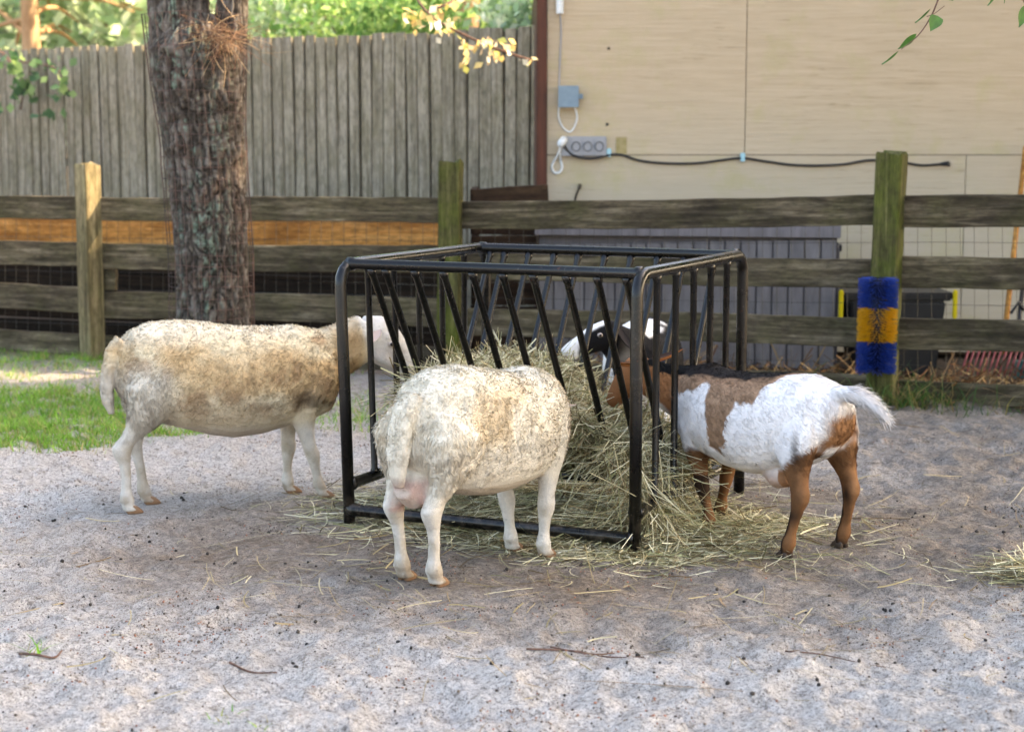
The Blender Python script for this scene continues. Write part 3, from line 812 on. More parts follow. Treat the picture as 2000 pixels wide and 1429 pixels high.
# small sprouts in the sand
for (px, py, n_, hgt, lab) in ((66, 1276, 14, .075, 'green grass sprout under the reddish stick at lower left'), (262, 1309, 7, .03, 'tiny green sprout alone in the sand at lower left'), (437, 1403, 10, .035, 'small flat green sprout at the bottom edge'), (518, 1421, 6, .03, 'tiny green sprout at the very bottom edge'),
        (380, 858, 16, .06, 'bright green tuft at the grass edge under left sheep belly'), (135, 880, 12, .04, 'small green tuft at the front edge of the grass')):
    q = ground_at(px, py); r_ = np.random.default_rng(px)
    x_ = q.x + r_.normal(0, .016, n_); y_ = q.y + r_.normal(0, .012, n_)
    grass('grass_sprout', lab, np.stack([x_, y_, ghv(x_, y_) - .003], 1), r_.uniform(.6, 1.2, n_) * hgt, px, kind='thing', cat='sprout', lean=.7)
# long grass at the foot of the right post
q = Vector((2.0, 8.75, 0)); r_ = np.random.default_rng(4); n_ = 520
x_ = np.concatenate([q.x + .05 + r_.normal(0, .15, 330), r_.uniform(1.35, 2.8, 190)]); y_ = np.concatenate([q.y + r_.normal(0, .07, 330), 8.9 - .3 * (r_.uniform(0, 1, 190)) - (x_[330:] - 2) * .35])
grass('long_grass', 'tuft of long dark green grass at the foot of right fence post', np.stack([x_, y_, ghv(x_, y_)], 1), r_.uniform(.08, .26, n_), 17, [(62, 96, 40), (78, 110, 48), (50, 80, 36), (120, 116, 66), (140, 120, 76)], .006, .75)

# dry weeds and dead leaves between the fence and the shed
r_ = np.random.default_rng(29); n_ = 2600
x_ = r_.uniform(0.2, 3.6, n_); y_ = FP0.y + (x_ - FP0.x) * (FD.y / FD.x) + .12 + np.abs(r_.normal(0, .38, n_))
P = np.stack([x_, y_, ghv(x_, y_) + r_.uniform(0, .07, n_)], 1); D = r_.normal(size=(n_, 3)) * [1, 1, .3]; L = r_.gamma(4, .035, n_)
V, Q, per = ribbons(P, D, L, r_.uniform(.003, .010, n_), r_.normal(0, .03, (n_, 3)), 3, 31)
tag(big_mesh('dry_litter', V, Q, HAY, None, False, pick_cols(n_, [(120, 84, 56), (146, 112, 76), (92, 66, 46), (160, 136, 96), (78, 62, 44)], r_, .2, per)), 'brown dead leaves and dry weeds behind the right fence bays', 'leaf litter', kind='stuff')
# ================================================================== scratching brush on the right post
def vcol_plain(name, rgb, rough=.45, spec=.4):
    m = Mat(name, rough, spec); m.base(m.ramp(m.noise(m.coord('Object', rnd=False), 40, 4), [(.3, tuple(c * .8 for c in rgb[:3]) + (1,)), (.7, rgb)])); return m.m
BB = vcol_plain('blue_bristle', sr(22, 58, 142)); BY = vcol_plain('yellow_bristle', sr(214, 158, 22)); BCORE = vcol_plain('brush_core', sr(16, 22, 40))
bp = fpt(1722, 632, 0.05) + FN * 0.155
brush_top = at_y(1722, 541, bp.y).z; brush_bot = at_y(1722, 727, bp.y).z
brush = empty('scratching_brush', (bp.x, bp.y, brush_bot), 'blue and yellow banded cylindrical scratching brush mounted on the right fence post', 'brush')
Hb = brush_top - brush_bot
MB().tube([bp * 1 + Vector((0, 0, brush_bot - bp.z + .02)), bp + Vector((0, 0, brush_top - bp.z - .01))], .05, 18).build('core', BCORE, brush, True)
MB().box((bp.x - FN.x * .07, bp.y - FN.y * .07, brush_top - .12), (.03, .10, .03), Matrix.Rotation(fang, 3, 'Z')).build('bracket', BCORE, brush)
br_r = np.random.default_rng(3)
def bristles(z0, z1, mat, name):
    rows = int((z1 - z0) / .0120); P = []; D = []
    for i in range(rows):
        z = z0 + (i + .5) * (z1 - z0) / rows
        for k in range(40):
            a = 2 * math.pi * (k + .5 * (i % 2)) / 40 + br_r.normal(0, .02)
            P.append((.046 * math.cos(a), .046 * math.sin(a), z)); t_ = br_r.normal(0, .10); D.append((math.cos(a + t_), math.sin(a + t_), br_r.normal(0, .08)))
    P = np.array(P); D = np.array(D); n = len(P)
    L = np.full(n, .060) * br_r.uniform(.94, 1.03, n)
    V1, Q1, _ = ribbons(P, D, L, np.full(n, .0042), np.zeros((n, 3)) - [0, 0, .006], 1, 5, flat=np.tile([0, 0, 1.0], (n, 1)))
    V2, Q2, _ = ribbons(P, D, L, np.full(n, .0042), np.zeros((n, 3)) - [0, 0, .006], 1, 6, flat=np.cross(D, np.tile([0, 0, 1.0], (n, 1))))
    o = big_mesh(name, np.concatenate([V1, V2]), np.concatenate([Q1, Q2 + len(V1)]), mat, brush); o['kind'] = 'stuff'; return o
bristles(0.004, Hb * .335, BB, 'bristles')['label'] = 'lower blue bristles'
bristles(Hb * .335, Hb * .69, BY, 'bristles')['label'] = 'middle yellow bristles'
bristles(Hb * .69, Hb, BB, 'bristles')['label'] = 'upper blue bristles'

# ================================================================== grey deck box behind the fence
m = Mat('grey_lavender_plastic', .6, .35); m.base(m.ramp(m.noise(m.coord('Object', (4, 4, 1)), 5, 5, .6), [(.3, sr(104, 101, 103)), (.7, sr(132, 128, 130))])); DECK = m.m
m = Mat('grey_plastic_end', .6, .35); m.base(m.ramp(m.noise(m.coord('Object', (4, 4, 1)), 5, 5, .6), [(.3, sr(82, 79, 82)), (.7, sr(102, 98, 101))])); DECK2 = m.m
dA = at_y(1052, 600, 10.28); dB = at_y(1632, 600, 9.96); dA.z = dB.z = 0
dx = (dB - dA).normalized(); dn = Vector((dx.y, -dx.x, 0)); Ld = (dB - dA).length; Hd = at_y(1600, 436, 9.97).z
dk = empty('deck_box', (dA + dB) / 2, 'large grey plastic storage box standing between fence and shed', 'storage box')
def dbox(name, s0, s1, d0, d1, z0, z1, mat, bv=.004):
    c = dA + dx * ((s0 + s1) / 2) + dn * ((d0 + d1) / 2); 
    o = MB().box((0, 0, 0), (s1 - s0, d1 - d0, z1 - z0)).build(name, mat, None); o.parent = dk
    put(o, Matrix.Translation((c.x, c.y, (z0 + z1) / 2)) @ Matrix.Rotation(math.atan2(dx.y, dx.x), 4, 'Z')); return bevel(o, bv) if bv else o
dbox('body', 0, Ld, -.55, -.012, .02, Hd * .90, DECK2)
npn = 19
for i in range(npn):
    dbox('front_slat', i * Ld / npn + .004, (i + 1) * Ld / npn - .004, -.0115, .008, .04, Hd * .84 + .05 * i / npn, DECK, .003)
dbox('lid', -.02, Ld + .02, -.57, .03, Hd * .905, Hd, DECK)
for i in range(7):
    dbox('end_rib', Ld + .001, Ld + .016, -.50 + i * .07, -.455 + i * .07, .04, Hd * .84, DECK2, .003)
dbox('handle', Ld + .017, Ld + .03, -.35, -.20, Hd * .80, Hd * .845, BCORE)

# ================================================================== black tote with yellow latches
m = Mat('black_tote_plastic', .45, .4); m.base(sr(26, 27, 30)); TOTE = m.m
m = Mat('yellow_latch', .45, .4); m.base(sr(206, 188, 20)); YEL = m.m
Yt = 9.85
def tp(px, py, dy=0): return at_y(px, py, Yt + dy)
tote = empty('storage_tote', (tp(1760, 700).x, Yt, 0), 'black plastic tote with yellow latches behind the scratching brush', 'tote')
def taper(x0, x1, z0, z1, inset, d, mat, name):
    v = []
    for (z, e) in ((z0, inset), (z1, 0)):
        v += [(x0 + e, Yt, z), (x1 - e, Yt, z), (x1 - e, Yt + d - e, z), (x0 + e, Yt + d - e, z)]
    return bevel(mk(name, v, [(3, 2, 1, 0), (4, 5, 6, 7), (0, 1, 5, 4), (1, 2, 6, 5), (2, 3, 7, 6), (3, 0, 4, 7)], mat, tote), .01)
ztt = tp(1700, 572).z
taper(tp(1662, 600).x, tp(1848, 600).x, .02, ztt - .05, .05, .42, TOTE, 'body')
taper(tp(1646, 600).x, tp(1864, 600).x, ztt - .048, ztt, .012, .45, TOTE, 'lid')
for cx in (1643, 1866):
    a = tp(cx, 566, -.01); b = tp(cx, 622, -.01)
    bevel(MB().box((a.x, Yt - .012, (a.z + b.z) / 2), (.026, .022, a.z - b.z)).build('latch', YEL, tote), .006)

# ================================================================== red stall fork and broom
m = Mat('red_fork_plastic', .5, .4); m.base(m.ramp(m.noise(m.coord('Object'), 20, 3), [(.3, sr(112, 46, 48)), (.7, sr(156, 78, 80))])); REDF = m.m
m = Mat('teal_broom', .6); m.base(sr(34, 92, 98)); TEAL = m.m
Yf = 9.75
def fp(px, py, dy=0): return at_y(px, py, Yf + dy)
fork = empty('stall_fork', fp(1940, 720), 'red tined stall fork with wooden handle leaning on the shed', 'fork')
for i in range(16):
    x = 1876 + i * 10.6
    a = fp(x, 734, -.05); b = fp(x + 9, 705, -.02); c_ = fp(x + 20, 672, .02)
    MB().tube([a, b, c_], [.004, .0065, .008], 6).build('tine', REDF, fork, True)
MB().tube([fp(1892, 676, .02), fp(1975, 669, .02), fp(2062, 676, .02)], .016, 8).build('head_bar', REDF, fork, True)
hh0 = fp(1958, 690, .02); hh1 = at_y(2003, 288, 10.84)
hd = MB().tube([hh0, hh0.lerp(hh1, .33), hh0.lerp(hh1, .66), hh1], .016, 10).build('handle', W_HANDLE, fork, True)
broom = empty('broom', fp(1996, 730), 'teal headed broom with black handle at the right edge behind fence', 'broom')
a = fp(1990, 700, .1); MB().tube([a, fp(1992, 610, .3), fp(2000, 540, .5)], .014, 8).build('handle', TOTE, broom, True)
MB().box(fp(2002, 712, .1), (.13, .05, .05)).build('head', TEAL, broom)
MB().tube([fp(1974, 612, .3), fp(1990, 590, .31), fp(2006, 612, .3)], .010, 6).build('grip', TOTE, broom)
for i in range(12):
    q = fp(1983 + i * 3.6, 722, .1); MB().tube([q, q - Vector((0, 0, .05))], [.006, .008], 5).build('bristle_tuft', TEAL, broom)
# ================================================================== pine trunk by the left sheep
def worley(U, V_, su, sv, seed=0):
    x, y = U * su, V_ * sv; ix, iy = np.floor(x).astype(np.int64), np.floor(y).astype(np.int64)
    f1 = np.full(len(U), 9.0); f2 = np.full(len(U), 9.0)
    for dx_ in (-1, 0, 1):
        for dy_ in (-1, 0, 1):
            cx, cy = ix + dx_, iy + dy_
            d = np.hypot(cx + _hash(cx, cy, cx * 0, seed) - x, cy + _hash(cx, cy, cx * 0, seed + 5) - y)
            f2 = np.minimum(f2, np.maximum(f1, d)); f1 = np.minimum(f1, d)
    return f1, f2
BARK = col_mat('pine_bark', .92, .12, var=.55)
TY = 8.9
def tz(py): return at_y(410, py, TY).z
_ty = [-40, 0, 90, 175, 245, 350, 500, 640, 760]
_tc = [391, 391, 394, 397, 401, 408, 415, 414, 412]; _th = [96, 95, 90, 84, 78, 73, 68, 72, 90]
_tz = [tz(y) for y in _ty]
def tr_c(z): return np.interp(z, _tz[::-1], [(c - 1000) / FPX * (TY * 1.0) * (1.0) for c in _tc[::-1]])
def tr_r(z): return np.interp(z, _tz[::-1], [h / FPX * TY for h in _th[::-1]])
def bark_tube(cfun, rfun, z0, z1, nt_, nz_, seed, amp=1.0):
    th = np.linspace(0, 2 * math.pi, nt_, endpoint=False); zz = np.linspace(z0, z1, nz_)
    T, Zz = np.meshgrid(th, zz); T, Zz = T.ravel(), Zz.ravel()
    C = np.array([cfun(z) for z in zz]); Rr = np.array([rfun(z) for z in zz])
    C = np.repeat(C, nt_, 0); Rr = np.repeat(Rr, nt_)
    Pn = np.stack([np.cos(T), np.sin(T), np.zeros_like(T)], 1)
    S3 = np.stack([np.cos(T) * .22, np.sin(T) * .22, Zz], 1)
    w1 = (fbm(S3, 9, 3, seed + 70) - .5) * .05; w2 = (fbm(S3, 7, 3, seed + 71) - .5) * .12
    arc = T * .19 + w1
    f1, f2 = worley(np.mod(arc, 2 * math.pi * .19), Zz + w2, 15 / (2 * math.pi * .19), 5.0, seed)
    g1, g2 = worley(np.mod(arc + .02, 2 * math.pi * .19), Zz + w2 * 1.4, 34 / (2 * math.pi * .19), 15, seed + 40)
    q1 = fbm(S3 * [1, 1, .30], 34, 4, seed + 50); q2 = fbm(S3 * [1, 1, .55], 70, 3, seed + 51)
    ridge = 1 - np.abs(q1 - .5) * 4.2; ridge = sstep(ridge, .45, .95)               # long wandering furrows
    brk = sstep(fbm(S3, 8, 3, seed + 60), .40, .55)
    crack = 1 - np.maximum((1 - sstep(f2 - f1, .0, .16)) * brk, ridge * .85)
    crack2 = 1 - (1 - sstep(g2 - g1, .0, .22)) * sstep(q2, .42, .56)
    fine = fbm(S3, 55, 3, seed + 3); big = fbm(S3, 3.5, 3, seed + 9)
    layer = np.floor(fbm(S3 * [1, 1, .6], 16, 3, seed + 12) * 9) / 9
    h = amp * (.015 * crack + .006 * crack2 + .018 * layer + .014 * fine + .022 * (big - .5) - .032)
    V = np.stack([C[:, 0], C[:, 1], Zz], 1) + Pn * (Rr + h)[:, None]
    grey = lin(128, 121, 113); brn = lin(94, 85, 76); dk = lin(40, 36, 32); red = lin(114, 92, 80); lich = lin(124, 148, 132)
    k = sstep(fbm(S3, 22, 4, seed + 20), .36, .64)[:, None]
    col = grey * k + brn * (1 - k)
    rm = (sstep(fbm(S3 * [1, 1, .5], 9, 4, seed + 22), .58, .70) * .45)[:, None]; col = col * (1 - rm) + red * rm
    front = np.clip(np.sin(T + math.pi + .15), 0, 1) ** 1.5
    lm = (sstep(fbm(S3 * [1, 1, .45], 20, 5, seed + 24, .62) + .07 * np.exp(-((T - 1.55 * math.pi) / .35) ** 2), .55, .62) * front * .7 * sstep(fine, .35, .6))[:, None]; col = col * (1 - lm) + lich * lm
    ck = ((1 - crack) * .8 + (1 - crack2) * .35).clip(0, .9)[:, None]; col = col * (1 - ck) + dk * ck
    col = col * (.42 + .62 * fine)[:, None]
    idx = np.arange(nt_ * nz_).reshape(nz_, nt_); nx2 = np.roll(idx, -1, 1)
    Q = np.stack([idx[:-1].ravel(), nx2[:-1].ravel(), nx2[1:].ravel(), idx[1:].ravel()], 1)
    return V, Q, col
pine = empty('pine_tree', (float(tr_c(0)), TY, 0), 'forked pine trunk with flaking lichened bark behind left sheep', 'tree')
z_fork = tz(36)
parts = [bark_tube(lambda z: (float(tr_c(z)), TY), lambda z: float(tr_r(z)) * (1.0 if z < z_fork - .16 else max(.3, 1 - (z - z_fork + .16) * 3.2)), -.15, z_fork + .02, 200, 430, 1)]
lx = lambda px: (px - 1000) / FPX * TY
parts.append(bark_tube(lambda z: (lx(360) - .05 * max(0, z - z_fork) + .045 * min(1, max(0, z_fork - .06 - z) / .26), TY + .02), lambda z: (.153 + .04 * max(0, z_fork - .06 - z) / .26) * (1 - .06 * max(0, z - z_fork)), z_fork - .32, 5.6, 150, 420, 2, .9))
parts.append(bark_tube(lambda z: (lx(463) + .10 * max(0, z - z_fork) - .075 * min(1, max(0, z_fork - .06 - z) / .26), TY - .02), lambda z: (.079 + .03 * max(0, z_fork - .06 - z) / .26) * (1 - .06 * max(0, z - z_fork)), z_fork - .32, 5.2, 110, 420, 3, .7))
off = 0; Vs, Qs, Cs = [], [], []
for (V, Q, c_) in parts: Vs.append(V); Qs.append(Q + off); Cs.append(c_); off += len(V)
big_mesh('trunk', np.concatenate(Vs) - np.array(pine.location), np.concatenate(Qs), BARK, pine, True, np.concatenate(Cs))
# crown of needles, above the picture
LEAFM = col_mat('leaves', .55, .3, .4)
def leaf_quads(P, size, r, wr=.5, up=.3):
    n = len(P); D = r.normal(size=(n, 3)); D[:, 2] -= up; D /= np.linalg.norm(D, axis=1, keepdims=True)
    S = np.cross(D, r.normal(size=(n, 3))); S /= np.linalg.norm(S, axis=1, keepdims=True)
    N = np.cross(D, S); s = size[:, None]
    V = np.stack([P, P + D * s * .5 + S * s * wr / 2 + N * s * .06, P + D * s, P + D * s * .5 - S * s * wr / 2 + N * s * .06], 1).reshape(-1, 3)
    return V, np.arange(n * 4).reshape(n, 4)
def crown_points(c, rad, n, r, clumps=26, shell=.35):
    cc = r.normal(size=(clumps, 3)); cc /= np.linalg.norm(cc, axis=1, keepdims=True); cc *= r.uniform(.35, .95, (clumps, 1)) ** .6
    k = r.integers(0, clumps, n); p = cc[k] + r.normal(0, .22, (n, 3))
    return np.array(c) + p * np.array(rad)
GREENS = [(110, 146, 62), (92, 128, 50), (134, 168, 78), (78, 112, 46), (150, 178, 92), (160, 170, 96)]
def limbs(mb, base, c, rad, r, k=7, r0=.05):
    for i in range(k):
        a = r.uniform(0, 6.28); e = Vector((c[0] + rad[0] * .7 * math.cos(a), c[1] + rad[1] * .7 * math.sin(a), c[2] + rad[2] * r.uniform(-.3, .7)))
        s = Vector(base).lerp(Vector((base[0], base[1], c[2])), r.uniform(.5, 1.1)); mid = s.lerp(e, .5) + Vector((0, 0, .12 * rad[2]))
        mb.tube(bez([s, mid, e], 4), [r0 * (1 - .09 * j) for j in range(9)], 6)
def tree(name, x, y, h, r0, crowns, nleaf, size, label, seed, cols=GREENS, bark=None, group=None, holes=None, lean=0.0, cat='tree', wr=.5):
    r = np.random.default_rng(seed); t = empty(name, (x, y, 0), label, cat, group)
    mb = MB(); pts = bez([(x, y, -.2), (x + lean * .4 + r.normal(0, .05), y, h * .4), (x + lean, y, h)], 5); n_ = len(pts)
    mb.tube(pts, [r0 * (1.15 - .75 * i / n_) for i in range(n_)], 12)
    for (c, rad) in crowns: limbs(mb, (x + lean * .6, y, h * .4), c, rad, r, 6, r0 * .3)
    mb.build('trunk', bark or BARKP, t, True)
    Ps = []; wt = np.array([np.prod(rad) ** .67 for _, rad in crowns]); wt /= wt.sum()
    for (c, rad), f_ in zip(crowns, wt): Ps.append(crown_points(c, rad, int(nleaf * f_), r))
    P = np.concatenate(Ps)
    if holes:  # clear leaves along the sun's path so chosen spots stay lit
        S = np.array(SUN_DIR)
        for (hp, hr_) in holes:
            d = P - np.array(hp); tt = d @ S; dist = np.linalg.norm(d - np.outer(tt, S), axis=1); P = P[(dist > hr_) | (tt < 0)]
    s = size * r.uniform(.6, 1.3, len(P))
    V, Q = leaf_quads(P, s, r, wr)
    big_mesh('crown', V - np.array(t.location), Q, LEAFM, t, False, pick_cols(len(P), cols, r, .18, 4))
    return t
m = Mat('plain_bark', .9, .1); m.base(m.ramp(m.noise(m.coord('Object', (14, 14, 3)), 1, 6, .7), [(.3, sr(62, 52, 44)), (.7, sr(134, 116, 98))])); m.bump(m.noise(m.coord('Object', (14, 14, 3)), 1, 6, .7), .8, .03); BARKP = m.m
m = Mat('orange_pine_bark', .9, .1); m.base(m.ramp(m.noise(m.coord('Object', (12, 12, 3)), 1, 6, .7), [(.3, sr(150, 112, 84)), (.7, sr(200, 164, 128))])); BARKO = m.m
r = np.random.default_rng(15)
P = np.concatenate([crown_points((lx(350) - .2, TY + .2, 6.4), (1.7, 1.7, 1.1), 2600, r), crown_points((lx(460) + .5, TY - .2, 5.9), (1.4, 1.4, .9), 2000, r)])
V, Q = leaf_quads(P, .22 * r.uniform(.6, 1.2, len(P)), r, .18)
big_mesh('crown', V - np.array(pine.location), Q, LEAFM, pine, False, pick_cols(len(P), [(70, 96, 50), (86, 112, 58), (100, 120, 70)], r, .15, 4))

# wire guard round the pine
m = Mat('rusty_wire', .7, .3); m.base(m.ramp(m.noise(m.coord('Object'), 8, 3), [(.4, sr(52, 45, 42)), (.6, sr(98, 72, 64))])); RWIRE = m.m
ztop0 = tz(20)
def guard_pt(a, z):
    rr = max(float(tr_r(min(z, ztop0))) + .016, .215)
    cx = float(tr_c(min(z, ztop0)))
    if math.cos(a) < 0: rr += .016 * abs(math.cos(a)) * (1 if z < 1.3 else .3)
    return Vector((cx + rr * math.cos(a), TY + rr * math.sin(a), z))
mb = MB(); ztop = tz(30); nr = 36; ncol = 34
for i in range(nr + 1):
    z = .02 + (ztop - .02) * i / nr; ph = random.uniform(0, 6)
    mb.tube([guard_pt(2 * math.pi * k / 40, z + .004 * math.sin(ph + 3 * 2 * math.pi * k / 40)) for k in range(41)], .0013, 4, False)
for k in range(ncol):
    a = 2 * math.pi * k / ncol
    mb.tube([guard_pt(a + .012 * math.sin(z_ * 9 + k), z_) for z_ in np.linspace(.02, ztop, 22)], .0013, 4, False)
tag(mb.build('wire_guard', RWIRE), 'rusty welded wire mesh wrapped round the forked pine trunk', 'wire mesh')
# pine straw caught in the fork
r = np.random.default_rng(8); n = 330
px = r.normal(438, 28, n); py = 66 + r.normal(0, 15, n) + np.abs(px - 440) * .12
P = np.array([at_y(a_, b_, TY - .235 + abs(a_ - 410) / FPX * TY * .35) for a_, b_ in zip(px, py)])
D = r.normal(size=(n, 3)) * [1, .35, .75] + [-.1, 0, -.25]; L = r.uniform(.06, .17, n)
V, Q, per = ribbons(P, D, L, r.uniform(.0015, .0028, n), r.normal(0, .025, (n, 3)) - [0, 0, .02], 3, 3)
V[:, 1] = np.minimum(V[:, 1], TY - .16)
tag(big_mesh('pine_straw', V, Q, HAY, None, False, pick_cols(n, [(140, 106, 82), (166, 128, 96), (110, 82, 64), (190, 160, 122), (92, 68, 54)], r, .15, per)), 'clump of brown pine straw caught in the fork of the pine', 'pine straw', kind='stuff')

# ================================================================== unseen trees added at right to block the sun, gaps cut toward chosen spots
HOLES = [(fpt(186, 318, .1), .42), (fpt(184, 372, .1), .34), (at_y(487, 15, TY - .05), .30), (at_y(484, 300, TY - .05), .21), (ground_at(1835, 1240), .14), (ground_at(1765, 1286), .10),
         (ground_at(1990, 1275), .12), (ground_at(1962, 886), .19), (at_y(850, 50, 10.5), .5), (at_y(960, 100, 10.5), .45)]
for i, (x, y, cz) in enumerate(((8.2, 3.4, 5.6), (8.6, 7.4, 5.9), (8.4, 11.4, 5.7), (8.8, 15.6, 5.6))):
    tree('shade_tree', x, y, 6.2, .2, [((x, y, cz), (2.3, 2.7, 2.3)), ((x + .3, y + .5, cz + 2.2), (1.9, 2.4, 1.6)), ((x - .4, y - .6, cz - 1.5), (1.8, 2.4, 1.3))], 20500, .26,
         ['leafy tree beyond the right edge, nearest the viewer', 'leafy tree beyond the right edge, beside the paddock', 'leafy tree beyond the right edge, beside the shed', 'leafy tree beyond the right edge, behind the shed'][i], 300 + i, holes=HOLES, group='shade trees right of the paddock', wr=.62)

# ================================================================== woods behind the tall fence
PALE = [(176, 200, 156), (156, 184, 136), (198, 216, 180), (168, 190, 162), (142, 170, 126), (206, 216, 188)]  # leaf greens paled so the haze of distance sits in the colour
MIDG = [(126, 164, 90), (104, 144, 78), (150, 184, 106), (170, 194, 120)]
def bx(px, Y): return (px - 1000) / FPX * Y
woods = [(-60, 26, .20, PALE, BARKP, 'pale green tree beyond the tall fence at the far left edge'), (82, 21, .13, PALE, BARKO, 'sunlit orange pine trunk standing behind the tall fence at left'),
         (195, 30, .24, PALE, BARKP, 'pale tree with grey trunk beyond fence, between orange pine and forked pine'), (262, 36, .22, PALE, BARKP, 'slim pale tree beyond fence just left of the forked pine'), (530, 32, .26, PALE, BARKP, 'pale hazy tree beyond fence just right of the forked pine'),
         (600, 25, .22, MIDG, BARKP, 'mid green tree beyond the fence right of the forked pine'), (905, 19, .13, MIDG, BARKO, 'tree with light trunk behind the yellow leaved branch'), (1010, 27, .2, PALE, BARKP, 'pale tree beyond fence closest to the shed corner'),
         (760, 34, .25, PALE, BARKP, 'far pale tree beyond the middle of tall fence')]
for i, (px, Y, r0, cols, bk, lab) in enumerate(woods):
    x = bx(px, Y); k = Y / 25
    tree('woodland_tree', x, Y, 8.5, r0, [((x, Y, 6.0), (2.6, 2.4, 2.6)), ((x + .9 * k, Y + 1.5, 3.1), (1.7, 1.5, 1.1)), ((x - 1.1 * k, Y + 2.0, 2.6), (1.5, 1.5, 1.0))], 4200, .30, lab, 400 + i, cols, bk, 'trees beyond the tall fence')
# leafy shrubs right behind the fence
for i, (px, Y, zc, rx, rz_, cols, lab) in enumerate(((690, 14.6, 2.35, .75, .55, MIDG, 'bright green shrub rising over the middle of tall fence'), (805, 14.2, 2.4, .5, .45, MIDG, 'bright green shrub over the fence left of the yellow leaves'), (1000, 13.8, 2.2, .35, .38, PALE, 'yellowish green shrub over the fence beside shed corner'),
        (560, 17.5, 2.5, .7, .5, PALE, 'pale shrub over the fence right of the forked pine'))):
    x = bx(px, Y)
    tree('shrub', x, Y, 1.9, .03, [((x, Y, zc), (rx, .5, rz_)), ((x + .2, Y, 1.4), (.5, .4, .6))], 2600, .10, lab, 500 + i, cols, BARKP, 'shrubs behind the tall fence', cat='shrub')
# branch of yellow leaves hanging over the tall fence
def branch_leaves(name, label, twig_pts, leafs, cols, seed, mat=LEAFM, cat='branch', tr_=.008, size=.05, wr=.6):
    r = np.random.default_rng(seed); b = empty(name, twig_pts[0][0], label, cat)
    mb = MB()
    for tw in twig_pts: mb.tube(bez(tw, 5), tr_, 6)
    mb.build('twig', TWIG, b, True)
    P = np.array(leafs); V, Q = leaf_quads(P, size * r.uniform(.7, 1.3, len(P)), r, wr, .5)
    V = V.reshape(-1, 4, 3); C = pick_cols(len(P), cols, r, .12, 4).reshape(-1, 4, 3)
    for i in range(len(P)):
        big_mesh('leaf', V[i] - np.array(b.location), np.array([[0, 1, 2, 3]]), mat, b, False, C[i])
    return b
r = np.random.default_rng(44); lf = []
YL = 10.5
for (cx, cy, sx, sy, n_) in ((800, 30, 12, 14, 12), (835, 35, 14, 18, 14), (872, 50, 14, 16, 18), (915, 88, 10, 8, 9), (950, 85, 14, 12, 16), (968, 105, 12, 6, 8), (992, 92, 10, 8, 9), (905, 125, 6, 4, 4), (1025, 120, 14, 8, 5), (940, 125, 20, 6, 4), (870, 18, 16, 10, 10)):
    for _ in range(n_): lf.append(at_y(r.normal(cx, sx * .7), r.normal(cy, sy * .7), YL + r.normal(0, .08)))
tw = [[at_y(780, -60, YL + .5), at_y(830, 20, YL), at_y(880, 55, YL), at_y(960, 92, YL), at_y(1036, 118, YL)], [at_y(835, 22, YL), at_y(870, 10, YL), at_y(900, -10, YL + .2)]]
branch_leaves('yellow_branch', 'branch of sunlit yellow and cream leaves hanging before the tall fence', tw, lf, [(232, 208, 140), (238, 226, 186), (222, 192, 124), (242, 232, 206), (196, 196, 110), (230, 198, 156)], 45, size=.062, wr=.7)
lf = []
for (cx, cy, sx, sy, n_, Y) in ((30, 112, 16, 10, 12, 14.9), (10, 128, 10, 8, 6, 14.9), (45, 150, 22, 14, 16, 15), (45, 185, 20, 14, 14, 15), (110, 130, 22, 6, 9, 14.6), (115, 155, 20, 8, 8, 14.6), (120, 185, 16, 6, 6, 14.6), (95, 215, 22, 6, 6, 14.7), (5, 213, 8, 6, 4, 15.2), (60, 165, 30, 30, 12, 15)):
    for _ in range(n_): lf.append(at_y(r.normal(cx, sx * .7), r.normal(cy, sy * .7), Y - .12 + r.normal(0, .03)))
tw = [[at_y(-40, 60, 15.2), at_y(15, 115, 15), at_y(45, 160, 15), at_y(40, 215, 15)], [at_y(30, 120, 15), at_y(110, 135, 14.7), at_y(135, 185, 14.5)]]
branch_leaves('vine', 'leafy green vine hanging over the tall fence at upper left', tw, lf, [(84, 116, 80), (98, 130, 86), (74, 106, 74), (140, 166, 104), (110, 142, 94)], 46, size=.10, wr=.75)

